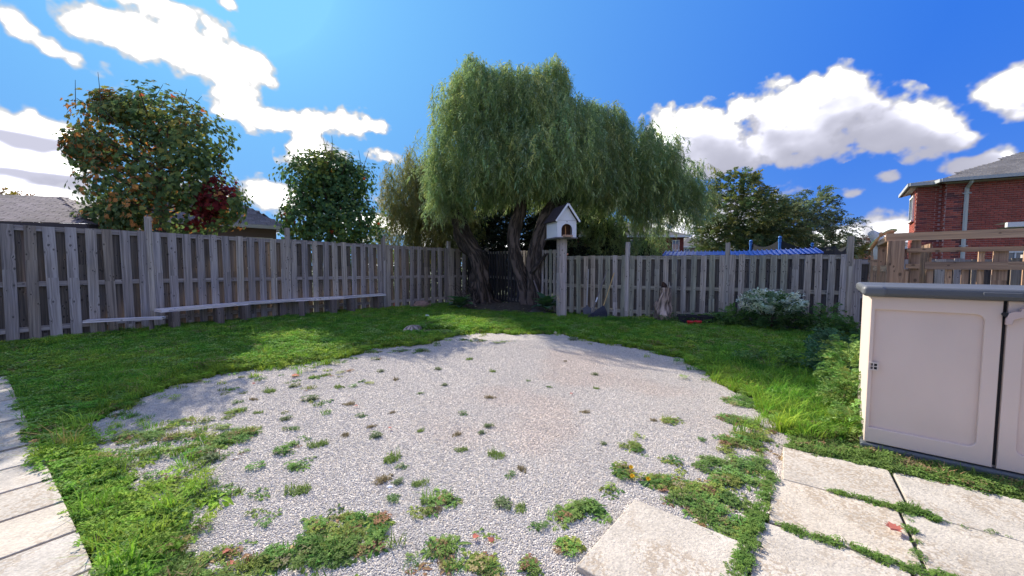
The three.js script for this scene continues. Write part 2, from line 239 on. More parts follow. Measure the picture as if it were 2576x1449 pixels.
// ---------- paving ----------
const conc = std([0.86, 0.85, 0.86], { map: concMap, bumpMap: rep(concBump, 2), bumpScale: 0.0025, roughness: 0.9 });
const concTones = [[1, 0.97, 0.93], [0.92, 0.9, 0.87], [1.02, 0.97, 0.9], [0.95, 0.94, 0.93]].map((c) => { const m = conc.clone(); m.color.setRGB(...c.map((x, i) => x * [0.86, 0.83, 0.79][i])); return m; });
function slabGeo(w, h, l, k) { const g = new RoundedBoxGeometry(w, h, l, 2, 0.008), p = g.attributes.position, uv = g.attributes.uv, n = g.attributes.normal; for (let i = 0; i < p.count; i++) { const up = Math.abs(n.getY(i)) > 0.5; uv.setXY(i, p.getX(i) + k * 0.37, (up ? p.getZ(i) : p.getY(i)) + k * 0.71); } return g; }
{
  const patio = thing('patio', null, null, V(...PO)); tag(patio, null, null, null, 'structure');
  const rot = Math.atan2(-(-PA[1]), PA[0]), N = [0.6, 0.565];
  let k = 0;
  for (let j = 0; j < 5; j++) for (let i = 0; i < 4; i++) {
    const a = (i + 0.5) * N[0], b = (j + 0.5) * N[1] - (i > 0 ? 0 : 0), m = mesh('paving_slab', slabGeo(N[0] - 0.014, 0.06, N[1] - 0.016, k), concTones[(i * 3 + j * 2) % 4], patio);
    m.position.set(PA[0] * a + PB[0] * b, -0.008 + 0.008 * hash(i, j, 3), -(PA[1] * a + PB[1] * b)); m.rotation.set((hash(i, j, 5) - 0.5) * 0.012, Math.atan2(PA[1], PA[0]) + (hash(i, j, 4) - 0.5) * 0.02, (hash(i, j, 6) - 0.5) * 0.012); k++;
  }
}
{
  const c = [0.735, 1.745], s = mesh('paving_slab', slabGeo(0.6, 0.065, 0.66, 9.3), concTones[0]); s.position.copy(V(c[0], c[1], 0.004)); s.rotation.y = Math.atan2(-0.4, 0.45) + 0.02;
  tag(s, 'single speckled concrete slab lying tilted apart from the paving, in the weeds', 'paving slab');
}
{
  const path = thing('garden_path', null, null, V(...EA)); tag(path, null, null, null, 'structure');
  for (let i = -1; i < 16; i++) for (let j = 0; j < 2; j++) {
    const a = (i + 0.5) * 0.43 + (j ? 0.2 : 0) - 0.3, b = (j + 0.5) * 0.62, m = mesh('paver', slabGeo(0.413, 0.06, 0.605, i * 2 + j + 3.3), concTones[(i + 4 + j) % 4], path);
    m.position.set(ED[0] * a + EN[0] * b, 0.016 + 0.008 * hash(i + 5, j, 3), -(ED[1] * a + EN[1] * b)); m.rotation.set((hash(i + 9, j, 5) - 0.5) * 0.02, Math.atan2(ED[1], ED[0]) + (hash(i + 9, j, 4) - 0.5) * 0.03, (hash(i + 9, j, 6) - 0.5) * 0.02);
  }
}

// ---------- fences ----------
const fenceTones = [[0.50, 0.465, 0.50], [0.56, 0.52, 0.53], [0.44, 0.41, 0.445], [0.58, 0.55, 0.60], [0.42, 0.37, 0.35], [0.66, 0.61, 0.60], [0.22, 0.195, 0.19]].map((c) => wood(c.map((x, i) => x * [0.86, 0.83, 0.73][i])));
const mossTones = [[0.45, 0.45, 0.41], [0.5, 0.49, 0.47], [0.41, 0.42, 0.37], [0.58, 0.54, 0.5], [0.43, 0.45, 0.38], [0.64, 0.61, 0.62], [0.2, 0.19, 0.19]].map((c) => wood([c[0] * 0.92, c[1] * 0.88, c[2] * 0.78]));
const boardGeos = []; for (let i = 0; i < 14; i++) boardGeos.push(box(1, 1, 1));
function boardGeo(w, h, t, k) { return box(w, h, t, 0, h / 2, 0, k); }
const shadeT = [[0.07, 0.065, 0.07], [0.05, 0.048, 0.052], [0.09, 0.083, 0.088]].map((c) => wood(c));  // fence corner boards: deep shade under the willow put into the wood colour
function fence(name, label, pts, pitch, width, tones, o = {}) {
  const base = V(pts[0][0], pts[0][1]), F = thing(name, label, 'fence', base), r = mulberry(Math.round(pitch * 1000) + pts.length);
  const backShadeT = tones[6]; const vars = []; for (let i = 0; i < 12; i++) vars.push(boardGeo(width, 2, 0.019, i * 1.7 + pitch * 10));  // back boards: shade behind the front boards put into their colour
  const mixT = (i) => tones[Math.floor(r() * 6)];
  for (let s = 0; s + 1 < pts.length; s++) {
    const [x0, d0, h0] = pts[s], [x1, d1, h1] = pts[s + 1], L = Math.hypot(x1 - x0, d1 - d0), ux = (x1 - x0) / L, ud = (d1 - d0) / L, nx = ud, nd = -ux, turn = Math.atan2(ud, ux), hb = o.drop?.[s] ?? 0, H0 = h0 - hb, H1 = (o.top?.[s] ?? h1) - hb;
    const n = Math.round(L / pitch), st = L / n, gy = o.base ?? 0.02;
    const put = (t, off, k) => {
      const H = lerp(H0, H1, t / L) + (r() - 0.5) * 0.024, low = gy + (r() - 0.5) * 0.05, m = mesh('fence_board', vars[Math.floor(r() * 12)], o.inShade?.(s, t / L) ? shadeT[Math.floor(r() * 3)] : off < 0 ? backShadeT : mixT(k), F);
      m.scale.set(0.94 + r() * 0.1, (H - low) / 2, 1); m.position.copy(V(x0 + ux * t + nx * off, d0 + ud * t + nd * off, low)).sub(base); m.rotation.set((r() - 0.5) * 0.008, turn, (r() - 0.5) * 0.024);
    };
    for (let i = 0; i < n; i++) put((i + 0.5) * st, 0.037, i);
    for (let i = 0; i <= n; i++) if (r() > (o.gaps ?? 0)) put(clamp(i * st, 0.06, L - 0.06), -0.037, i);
    for (const [f, hgt, t] of [[1, 0.089, 0], [0.5, 0.089, 0], [0.115, 0.089, 0]]) {
      const y0 = f === 1 ? H0 - 0.055 : H0 * f, y1 = f === 1 ? H1 - 0.055 : H1 * f;
      mesh('fence_rail', beam(V(x0, d0, y0).sub(base), V(x1, d1, y1).sub(base), hgt, 0.05, new THREE.Vector3(0, 1, 0), s * 3 + f), tones[(s * 2) % 2], F);
    }
  }
  pts.forEach(([x, d, h, ph], i) => { if (ph) { const m = mesh('fence_post', boardGeo(0.1, ph, 0.125, i * 2.3), tones[(i * 2 + 1) % 6], F), q = pts[Math.min(i + 1, pts.length - 1)], w = pts[Math.max(i - 1, 0)]; m.position.copy(V(x, d)).sub(base); m.rotation.y = Math.atan2(q[1] - w[1], q[0] - w[0]); } });
  return F;
}
fence('wooden_fence', 'tall grey weathered board fence with the low benches along its foot', [[-10.6, 4.0, 2.13], [-8.95, 6.7, 2.13], [-7.9, 8.45, 2.14, 2.46], [-6.1, 10.55, 2.11, 2.42], [-4.1, 12.35, 2.06, 2.36], [-2.3, 14.05, 2.03, 2.28], [-1.0, 15.3, 2.0, 2.15]], 0.262, 0.148, fenceTones, { inShade: (s, t) => s === 5 && t > 0.45 });
fence('wooden_fence', 'lower grey-green board fence behind the willow trunks, the feeder and the shrub', [[-1.0, 15.3, 1.96], [1.45, 11.15, 1.68, 1.8], [3.06, 10.25, 1.66, 2.02], [5.2, 9.35, 1.66, 1.95], [7.15, 8.2, 1.64, 2.02]], 0.207, 0.124, mossTones, { top: [1.86, 1.67, 1.66, 1.64], inShade: (s, t) => s === 0 && t < 0.52 });
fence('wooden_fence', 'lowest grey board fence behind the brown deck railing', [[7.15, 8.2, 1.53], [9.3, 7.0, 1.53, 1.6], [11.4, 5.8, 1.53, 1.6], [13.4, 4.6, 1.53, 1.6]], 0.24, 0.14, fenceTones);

// ---------- benches along the fence ----------
const plankTone = wood([0.95, 0.88, 0.87]), benchTone = wood([0.86, 0.81, 0.81]), legTone = wood([0.22, 0.18, 0.165]);
{
  const legs = [[440, 831], [552, 818.5], [618, 811.5], [708, 800], [760, 798.7], [838, 794], [882, 789], [949, 781.5]].map(([X, Y]) => ground(X, Y)), base = legs[3].clone();
  const b = thing('plank_bench', 'long low bench of grey planks on block legs along the tall fence', 'bench', base);
  const out = new THREE.Vector3(-0.72, 0, -0.69);
  legs.forEach((p, i) => { const m = mesh('leg', boardGeo(0.13, 0.41 + i * 0.009, 0.24, i), legTone, b), q = legs[Math.min(i + 1, 7)], w = legs[Math.max(i - 1, 0)]; m.position.copy(p).addScaledVector(out, -0.04).sub(base); m.rotation.y = Math.atan2(-(q.z - w.z), q.x - w.x); });
  const front = [at(398, 778, 8.15), at(588, 767.5, 9.38), at(740, 755, 10.45), at(864, 750, 11.1), at(967, 742, 12.1)];
  front.forEach((p, i) => { p.y = 0.445 + 0.013 * i; });
  for (let i = 0; i < 4; i++) {
    const a = front[i].clone().addScaledVector(out, 0.04).sub(base), c = front[i + 1].clone().addScaledVector(out, 0.04).sub(base), dir = c.clone().sub(a).normalize();
    if (i < 3) c.addScaledVector(dir, 0.03); a.y += (i % 2) * 0.004;
    mesh('plank', beam(a, c, 0.058, i === 3 ? 0.28 : 0.42, new THREE.Vector3(0, 1, 0), i * 3 + 1), i % 2 ? benchTone : plankTone, b);
  }
}
{
  const l = [ground(264, 846), ground(384, 839)], base = l[0].clone(), b = thing('plank_bench', 'short lower bench, one narrow plank on two thin legs, left of the long bench', 'bench', base), dir = l[1].clone().sub(l[0]).normalize();
  for (const p of l) { const m = mesh('leg', boardGeo(0.055, 0.3, 0.09, p.x), legTone, b); m.position.copy(p).sub(base); m.rotation.y = Math.atan2(-dir.z, dir.x); }
  const a = l[0].clone().addScaledVector(dir, -0.26).sub(base), c = l[1].clone().addScaledVector(dir, 0.2).sub(base); a.y = c.y = 0.32;
  mesh('plank', beam(a, c, 0.045, 0.2, new THREE.Vector3(0, 1, 0), 5), benchTone, b);
}
// ---------- leaves ----------
function leafShape(pts) { const s = new THREE.Shape(pts.map(([x, y]) => new THREE.Vector2(x, y))), g = new THREE.ShapeGeometry(s).toNonIndexed(), p = g.attributes.position; for (let i = 0; i < p.count; i++) p.setZ(i, 0.28 * Math.abs(p.getX(i)) - 0.1 * p.getY(i) ** 2); g.computeVertexNormals(); return g; }
const half = [[0.05, 0], [0.3, -0.1], [0.27, 0.08], [0.5, 0.22], [0.36, 0.3], [0.47, 0.5], [0.24, 0.45], [0.26, 0.66], [0.13, 0.66], [0, 0.95]];
const mapleLeaf = leafShape([...half, ...half.slice(0, -1).reverse().map(([x, y]) => [-x, y])]);
function quadLeaf(l, w, a, pitch, p0, droop = 0) {                   // folded oval leaf of 4 triangles, from p0, heading a
  const c = Math.cos(a), s = Math.sin(a), cp = Math.cos(pitch), sp = Math.sin(pitch), P = (t, b, h) => [p0[0] + c * cp * t * l - s * b * w, p0[1] + sp * t * l + h - droop * t * t * l, p0[2] + s * cp * t * l + c * b * w];
  const A = P(0, 0, 0), B = P(0.5, 0.5, w * 0.22), C = P(1, 0, 0), D = P(0.5, -0.5, w * 0.22), m = P(0.5, 0, 0); return [A, B, m, B, C, m, C, D, m, D, A, m];
}
function triGeo(v) { const g = new THREE.BufferGeometry(); g.setAttribute('position', new THREE.Float32BufferAttribute(v.flat(), 3)); g.setAttribute('uv', new THREE.Float32BufferAttribute(new Float32Array(v.length * 2), 2)); g.computeVertexNormals(); return g; }
const dirV = (r) => { const z = r() * 2 - 1, a = r() * 6.2832, q = Math.sqrt(1 - z * z); return new THREE.Vector3(q * Math.cos(a), z, q * Math.sin(a)); };
const vary = (c, r, k = 0.3) => { const f = 1 + (r() - 0.5) * 2 * k; return cols(c[0] * f * (1 + (r() - 0.5) * 0.25), c[1] * f, c[2] * f * (1 + (r() - 0.5) * 0.2)); };

// ---------- maples behind the tall fence ----------
const mapleM = leafMat([1, 1, 1], 0.38, { specularIntensity: 0.3, roughness: 0.9 });
function maple(label, base, cx, rad, lobes, palette, n, seed, red) {
  const t = thing('maple_tree', label, 'tree', base), r = mulberry(seed), L = (v) => v.clone().sub(base), c = L(cx);
  const tr = [new THREE.Vector3(0, 0, 0), new THREE.Vector3(0.05, c.y * 0.4, 0.03), new THREE.Vector3(0, c.y * 0.8, 0), c.clone().add(new THREE.Vector3(0.1, rad.y * 0.6, 0))];
  mesh('trunk', tube(tr, [0.11, 0.085, 0.06, 0.015], 12, 8, 0.15, seed), bark(), t);
  const br = [];
  for (let i = 0; i < 26; i++) { const a = i * 2.4, h = c.y - rad.y * 0.7 + rad.y * 1.2 * (i / 26), s = new THREE.Vector3(0, h, 0), e = s.clone().add(new THREE.Vector3(Math.cos(a) * rad.x * 0.75, rad.y * (0.3 + 0.25 * r()), Math.sin(a) * rad.z * 0.75)); br.push(tube([s, s.clone().lerp(e, 0.5).add(new THREE.Vector3(0, -0.1, 0)), e], [0.035, 0.02, 0.006], 5, 5)); }
  for (let i = 0; i < 11; i++) {                                     // bare shoots over the top
    const a = r() * 6.28, q = Math.sqrt(r()) * 0.75, s = c.clone().add(new THREE.Vector3(Math.cos(a) * q * rad.x, rad.y * (0.78 - 0.25 * q), Math.sin(a) * q * rad.z)), e = s.clone().add(new THREE.Vector3((r() - 0.5) * 0.4 + Math.cos(a) * q * 0.25, 0.35 + 0.45 * r(), (r() - 0.5) * 0.2)); br.push(tube([s, s.clone().lerp(e, 0.5).add(new THREE.Vector3(0.02, 0, 0.02)), e], [0.01, 0.008, 0.005], 4, 4));
  }
  mesh('branch', flat(br), bark([0.8, 0.75, 0.75]), t);
  const list = [], put = (p, col, size, out) => { const q = new THREE.Quaternion().setFromUnitVectors(new THREE.Vector3(0, 0, 1), out.clone().add(new THREE.Vector3((r() - 0.5) * 1.1, 0.35 + (r() - 0.5) * 0.9, (r() - 0.5) * 1.1)).normalize()).multiply(E(0, 0, Math.PI + (r() - 0.5) * 2.2)); list.push([M4(p, q, size), col, p]); };
  const noiseDir = (d) => fbm(d.x * 2.3 + seed, d.y * 2.3 + d.z * 1.9 + 5, 3, seed);
  for (let i = 0; i < n; i++) {
    const lb = lobes[Math.floor(r() * lobes.length)], d = dirV(r), k = 0.55 + 0.5 * r() ** 0.6, e = 0.45 + 1.05 * noiseDir(d.clone().add(new THREE.Vector3(lb[0], lb[1], 0)));
    const p = c.clone().add(new THREE.Vector3(lb[0] + d.x * k * e * lb[3], lb[1] + d.y * k * e * lb[4], lb[2] + d.z * k * e * lb[3]));
    if (p.y < 0.5) continue;
    const hgt = (p.y - c.y) / rad.y, patch = fbm(p.x * 1.1 + 7, p.y * 1.1 + p.z * 0.9, 3, seed + 3), h = r();
    let col = h < 0.5 ? palette[0] : h < 0.8 ? palette[1] : palette[2];
    if (hgt > 0.35 && patch > 0.5 && r() < 0.5) col = palette[3];
    if (patch > 0.6 && r() < 0.28) col = palette[4];
    if (r() < 0.008) col = palette[5];
    if (red && r() < 0.78 && red(p.clone().add(base))) col = r() < 0.8 ? [0.17, 0.018, 0.022] : [0.25, 0.035, 0.025];
    put(p, vary(col, r), 0.07 + 0.075 * r(), d);
  }
  const eye = L(camera.position); list.sort((a, b) => a[2].distanceTo(eye) - b[2].distanceTo(eye));
  const first = list.filter((_, i) => i % 4 === 0).slice(0, 150), set = new Set(first), mats = palette.map((c) => { const m = mapleM.clone(); m.color.setRGB(...c); return m; }), dark = mapleM.clone(); dark.color.setRGB(0.17, 0.018, 0.022);
  instanced('crown', mapleLeaf, mapleM, list.filter((q) => !set.has(q)), t);
  for (const q of first) { const m = mesh('leaf', mapleLeaf, q[1].r > q[1].g * 3 ? dark : mats[Math.floor(r() * 4.15)], t); q[0].decompose(m.position, m.quaternion, m.scale); }
  return t;
}
const PAL = [[0.105, 0.17, 0.062], [0.145, 0.21, 0.068], [0.21, 0.28, 0.08], [0.34, 0.32, 0.075], [0.56, 0.25, 0.075], [0.6, 0.14, 0.05]];
maple('broad maple with orange tinted leaves and a dark red patch, behind the tall fence', V(-8.75, 9.75), V(-8.8, 9.75, 3.85), new THREE.Vector3(1.8, 1.75, 1.8),
  [[0, 0, 0, 1.25, 1.2], [-0.65, 0.85, 0.1, 0.95, 0.85], [0.9, 0.6, 0, 0.85, 0.85], [-0.85, -0.5, 0, 0.85, 0.75], [0.95, -0.45, 0, 0.9, 0.8], [0.15, 1.25, 0, 1.0, 0.55], [0.2, -1.2, 0, 1.15, 0.8], [-1.65, 0.45, 0, 0.5, 0.45], [-1.1, -1.25, 0, 0.6, 0.4], [1.5, -0.9, 0, 0.6, 0.55], [-0.9, 1.4, 0, 0.5, 0.35]], PAL, 12500, 11,
  (p) => { const u = p.x / -p.z, v = (p.y - CAM_H) / -p.z; const a = (u + 0.775) * 0.62 + (v - 0.165) * 0.78, b = (u + 0.775) * 0.78 - (v - 0.165) * 0.62; return (a / 0.088) ** 2 + (b / 0.036) ** 2 + 2.6 * (fbm(p.x * 3.2, p.y * 3.2, 3, 4) - 0.5) < 0.95 && p.z > -10.0; });
maple('smaller dark green maple left of the willow, behind the tall fence', V(-5.75, 12.3), V(-5.78, 12.3, 3.55), new THREE.Vector3(1.55, 1.65, 1.55),
  [[0, 0, 0, 1.3, 1.3], [-0.4, 0.55, 0, 0.95, 0.85], [0.5, 0.5, 0, 0.9, 0.85], [-0.75, -0.6, 0, 0.9, 0.8], [0.8, -0.75, 0, 0.95, 0.85], [0, -1.0, 0, 1.2, 0.9], [0.15, 0.8, 0, 0.9, 0.7]], [[0.075, 0.155, 0.06], [0.1, 0.185, 0.06], [0.16, 0.25, 0.065], [0.22, 0.27, 0.055], [0.18, 0.24, 0.05], [0.55, 0.09, 0.03]], 10000, 23);

// ---------- willows ----------
const strandGeos = [];
for (let k = 0; k < 5; k++) {
  const r = mulberry(300 + k), L = 0.85, pts = []; let ph = r() * 6;
  for (let i = 0; i <= 8; i++) pts.push(new THREE.Vector3(Math.sin(ph + i * 1.15) * 0.07 + (r() - 0.5) * 0.04, -L * i / 8, Math.cos(ph * 1.3 + i * 1.0) * 0.07 + (r() - 0.5) * 0.02));
  const stem = tube(pts, [0.0035, 0.0025, 0.0015], 10, 3), cv = new THREE.CatmullRomCurve3(pts), tri = [];
  for (let i = 0; i < 46; i++) { const p = cv.getPointAt(clamp(i / 46 + r() * 0.02)); tri.push(...quadLeaf(0.085 + 0.06 * r(), 0.02 + 0.01 * r(), r() * 6.28, 0.5 - 1.7 * r(), [p.x, p.y, p.z], 0.35)); }
  strandGeos.push(flat([stem, triGeo(tri)]));
}
const willowM = leafMat([1, 1, 1], 0.5, { roughness: 0.8, specularIntensity: 0.8 });
function hang(t, base, lobes, seed, colour) {                        // lobes: [x, d, h, rx, ry, rd, strands, floor]
  const r = mulberry(seed), lists = strandGeos.map(() => []);
  for (const [x, d, h, rx, ry, rd, n, floor] of lobes) for (let i = 0; i < n; i++) {
    const v = dirV(r), k = 0.62 + 0.42 * r() ** 0.7, e = 0.52 + 0.98 * fbm(v.x * 3.0 + x, v.y * 3.0 + v.z * 2.6 + h, 3, seed);
    const p = new THREE.Vector3(x + v.x * k * e * rx, h + v.y * k * e * ry, -d + v.z * k * e * rd), s = 0.55 + 0.95 * r() ** 1.5;
    if (p.y - 0.6 * s < floor + (r() - 0.5) * 0.3) { p.y += 0.55 * r(); if (p.y - 0.7 * s < floor) continue; }
    const q = E((r() - 0.5) * 0.35 - v.z * 0.12, r() * 6.28, (r() - 0.5) * 0.35 + v.x * 0.2, 'XZY');
    lists[Math.floor(r() * 5)].push([M4(p.sub(base), q, new THREE.Vector3(s, s, s)), colour(r, v)]);
  }
  lists.forEach((l, i) => instanced('crown', strandGeos[i], willowM, l, t));
}
{
  const base = V(0, 12.6), t = thing('willow_tree', 'large weeping willow with twisted trunks and hanging curly foliage in the fence corner', 'tree', base), L = (x, d, h) => V(x, d, h).sub(base);
  const tr = (pts, rad, seed, n = 26) => mesh('trunk', tube(pts, rad, n, 26, 0.5, seed), barkW, t), barkW = bark([0.6, 0.54, 0.51]);
  // left trunk: thick torn foot, leaning to the left as it rises
  tr([L(-0.98, 13.55, -0.1), L(-1.02, 13.5, 0.5), L(-1.08, 13.45, 1.0), L(-1.18, 13.4, 1.6), L(-1.45, 13.3, 2.1), L(-1.75, 13.1, 2.7), L(-1.85, 12.9, 3.4), L(-1.7, 12.7, 4.4), L(-1.3, 12.5, 5.6)], [0.42, 0.31, 0.3, 0.25, 0.2, 0.18, 0.15, 0.11, 0.05], 3, 44);
  tr([L(0.5, 12.3, 0), L(0.42, 12.3, 0.6), L(0.22, 12.3, 1.2), L(0.08, 12.3, 1.9), L(0.1, 12.4, 2.6), L(0.25, 12.4, 3.3), L(0.2, 12.5, 4.5), L(-0.1, 12.5, 6)], [0.24, 0.2, 0.185, 0.18, 0.16, 0.14, 0.1, 0.04], 5, 32);
  tr([L(0.72, 12.15, 0), L(0.72, 12.15, 0.6), L(0.66, 12.15, 1.2), L(0.72, 12.15, 1.8), L(0.95, 12.2, 2.5), L(1.3, 12.2, 3.2), L(1.9, 12.3, 4.2), L(2.6, 12.3, 5)], [0.27, 0.22, 0.2, 0.19, 0.17, 0.14, 0.1, 0.04], 8, 32);
  const limb = (pts, rad) => mesh('limb', tube(pts.map((p) => L(...p)), rad, 12, 8, 0.25, rad[0] * 100), barkW, t);
  limb([[0.6, 12.0, 1.15], [0.78, 11.85, 1.4], [1.0, 11.75, 1.7], [1.3, 11.7, 1.85]], [0.07, 0.055, 0.045, 0.03]);
  limb([[-1.3, 12.5, 5.2], [-0.4, 12.3, 6.2], [0.4, 12.4, 6.9], [0.9, 12.5, 7.3]], [0.07, 0.06, 0.04, 0.01]);
  limb([[0.2, 12.5, 4.4], [1.0, 12.4, 5.4], [1.3, 12.4, 6.5]], [0.08, 0.05, 0.01]);
  limb([[1.9, 12.3, 4.1], [3.2, 12.3, 4.6], [4.6, 12.4, 4.5]], [0.08, 0.06, 0.02]);
  limb([[1.4, 12.2, 3.3], [2.8, 12.6, 3.7], [4.3, 12.8, 3.6]], [0.09, 0.06, 0.02]);
  limb([[-1.8, 12.9, 3.3], [-2.2, 12.8, 4.0], [-2.3, 12.7, 4.7]], [0.06, 0.04, 0.01]);
  const roots = []; { const r = mulberry(9); for (let i = 0; i < 9; i++) { const a = i * 0.7, p = L(-0.98, 13.5, 0.12); roots.push(tube([p.clone().add(new THREE.Vector3(Math.cos(a) * 0.25, 0.12, Math.sin(a) * 0.25)), p.clone().add(new THREE.Vector3(Math.cos(a) * 0.5, 0.02, Math.sin(a) * 0.5)), p.clone().add(new THREE.Vector3(Math.cos(a) * 0.8, -0.1, Math.sin(a) * 0.8))], [0.08, 0.05, 0.02], 5, 6, 0.3, i)); } }
  mesh('root', flat(roots), barkW, t);
  hang(t, base, [
    [-0.25, 12.6, 6.45, 1.75, 1.3, 1.5, 1250, 3.7], [-1.5, 12.6, 4.9, 1.15, 1.5, 1.5, 900, 3.35], [-1.2, 12.6, 7.2, 0.6, 0.9, 0.7, 330, 4], [1.3, 12.6, 7.35, 0.5, 0.7, 0.6, 280, 4], [0.3, 12.6, 7.1, 0.9, 0.5, 0.8, 200, 4],
    [1.2, 12.5, 4.9, 2.6, 1.45, 1.9, 2100, 3.5], [3.5, 12.5, 4.7, 1.9, 1.2, 1.6, 1500, 3.2], [2.9, 12.5, 5.8, 0.8, 0.8, 0.9, 380, 3.6], [5.0, 12.6, 4.0, 1.2, 0.85, 1.0, 620, 2.7], [-0.2, 11.9, 4.3, 2.4, 0.8, 1.2, 700, 3.55], [1.8, 11.9, 4.2, 2.6, 0.8, 1.2, 700, 3.5],
    [3.9, 14.6, 2.9, 1.9, 1.3, 0.8, 520, 1.75], [2.0, 12.5, 6.0, 1.0, 0.75, 0.9, 380, 3.6], [-2.0, 12.6, 3.9, 0.6, 0.7, 0.8, 200, 2.9],
  ], 41, (r, v) => vary(r() < 0.5 ? [0.31, 0.43, 0.19] : r() < 0.65 ? [0.39, 0.49, 0.18] : [0.52, 0.57, 0.2], r, 0.25));
}
{
  const base = V(-4.0, 16.4), t = thing('willow_tree', 'smaller yellow-green weeping willow behind the fence, between the dark maple and the large willow', 'tree', base), L = (x, d, h) => V(x, d, h).sub(base);
  mesh('trunk', tube([L(-4, 16.4, 0), L(-3.9, 16.4, 1.8), L(-4.1, 16.4, 3.4), L(-3.8, 16.4, 5)], [0.2, 0.16, 0.1, 0.03], 12, 8, 0.3, 4), bark(), t);
  for (const e of [[-5, 16.2, 4.6], [-3.2, 16.2, 5.3], [-4.3, 15.8, 4.8]]) mesh('limb', tube([L(-4, 16.4, 2.6), L((e[0] - 4) / 2, 16.3, 4), L(...e)], [0.08, 0.05, 0.015], 6, 6), bark(), t);
  hang(t, base, [[-4.1, 16.2, 4.6, 1.15, 1.35, 1.1, 620, 1.9], [-3.2, 16, 3.6, 1.2, 1.5, 1.0, 620, 1.7], [-4.9, 16.4, 3.2, 0.8, 1.2, 0.9, 240, 1.7], [-3.6, 16.2, 5.4, 0.6, 0.6, 0.6, 120, 2], [-2.3, 16, 3.0, 1.0, 1.2, 0.9, 420, 1.7]], 43, (r) => vary(r() < 0.5 ? [0.27, 0.3, 0.1] : [0.4, 0.38, 0.11], r, 0.25));
}

// ---------- other broadleaf trees ----------
function sprayGeo(seed, n, len, leaf, w, droop) { const r = mulberry(seed), tri = [], st = []; const pts = [new THREE.Vector3(0, 0, 0), new THREE.Vector3(len * 0.5, len * 0.12, 0), new THREE.Vector3(len, -droop * len, 0)], cv = new THREE.CatmullRomCurve3(pts); st.push(tube(pts, [0.008 * len * 2, 0.004 * len], 4, 3)); for (let i = 0; i < n; i++) { const p = cv.getPointAt(clamp(0.12 + 0.88 * i / n)); tri.push(...quadLeaf(leaf * (0.7 + 0.6 * r()), w * (0.7 + 0.6 * r()), (i % 2 ? 1 : -1) * (0.5 + 0.8 * r()), (r() - 0.45) * 1.3, [p.x, p.y, p.z], 0.2)); } return flat([...st, triGeo(tri)]); }
const sprays = [1, 2, 3].map((k) => sprayGeo(k * 17, 20, 0.5, 0.13, 0.07, 0.15));
const leafyM = leafMat([1, 1, 1], 0.32);
function crown(t, base, lobes, seed, colour, geos = sprays, size = 1) {
  const r = mulberry(seed), lists = geos.map(() => []);
  for (const [x, d, h, rx, ry, n] of lobes) for (let i = 0; i < n; i++) { const v = dirV(r), k = 0.5 + 0.5 * r() ** 0.6, e = 0.7 + 0.6 * fbm(v.x * 2.4 + x, v.y * 2.4 + v.z * 2 + h, 3, seed), p = new THREE.Vector3(x + v.x * k * e * rx, h + v.y * k * e * ry, -d + v.z * k * e * rx); if (p.y < 0.05) continue; const q = E((r() - 0.5) * 0.9, Math.atan2(-v.z, v.x) + (r() - 0.5) * 1.6, 0.45 * v.y + (r() - 0.3) * 0.9, 'YXZ'); lists[Math.floor(r() * geos.length)].push([M4(p.sub(base), q, size * (0.7 + 0.6 * r())), colour(r, v)]); }
  lists.forEach((l, i) => l.length && instanced('crown', geos[i], leafyM, l, t));
}
function tree(name, label, x, d, h, rad, lobes, seed, colour, size) {
  const base = V(x, d), t = thing(name, label, 'tree', base), r = mulberry(seed);
  mesh('trunk', tube([new THREE.Vector3(0, 0, 0), new THREE.Vector3(0.1, h * 0.35, 0), new THREE.Vector3(0, h * 0.8, 0)], [rad, rad * 0.7, rad * 0.2], 10, 8, 0.2, seed), bark([0.8, 0.75, 0.7]), t);
  for (let i = 0; i < 5; i++) { const a = i * 1.3 + 0.4, s = new THREE.Vector3(0.05, h * (0.25 + 0.08 * i), 0), e = new THREE.Vector3(Math.cos(a) * h * 0.25, h * (0.55 + 0.08 * i), Math.sin(a) * h * 0.25); mesh('limb', tube([s, s.clone().lerp(e, 0.5).add(new THREE.Vector3(0, 0.15, 0)), e], [rad * 0.5, rad * 0.3, 0.015], 6, 6), bark([0.8, 0.75, 0.7]), t); }
  crown(t, base, lobes, seed, colour, sprays, size); return t;
}
tree('broadleaf_tree', 'brownish green tree behind the blue roof, to the right of the large willow', 12.4, 21.5, 6.0, 0.16, [[12.4, 21.5, 4.0, 2.1, 1.6, 520], [12.2, 21.5, 5.3, 1.2, 1.1, 220], [11.2, 21, 2.8, 1.2, 1.2, 260], [13.9, 21.8, 3.6, 1.5, 1.4, 330], [14.4, 21.4, 2.6, 1.5, 1.0, 250], [12.3, 21, 2.4, 1.8, 1.0, 300]], 61, (r) => vary(r() < 0.5 ? [0.11, 0.175, 0.065] : r() < 0.6 ? [0.17, 0.2, 0.065] : [0.28, 0.28, 0.07], r, 0.3), 1.15);
tree('broadleaf_tree', 'grey green feathery tree right of the brownish tree, behind the trampoline net', 17.8, 23.5, 5.6, 0.14, [[17.3, 23.5, 3.6, 1.6, 1.5, 360], [18.3, 23.5, 4.7, 0.9, 1.2, 150], [16, 23.3, 3.6, 1.3, 1.2, 260], [19.3, 23.5, 3.3, 1.2, 1.1, 200], [17.6, 23, 2.3, 2.2, 0.9, 300]], 67, (r) => vary(r() < 0.6 ? [0.14, 0.2, 0.11] : [0.22, 0.28, 0.14], r, 0.3), 1.15);
tree('broadleaf_tree', 'small yellow leaved tree top above the far left garage roof', -27.5, 21, 4.6, 0.12, [[-27.5, 21, 4.4, 1.5, 0.9, 260], [-26.2, 21, 4.1, 1.0, 0.7, 160]], 71, (r) => vary(r() < 0.7 ? [0.3, 0.26, 0.04] : [0.3, 0.16, 0.05], r, 0.25), 1.1);
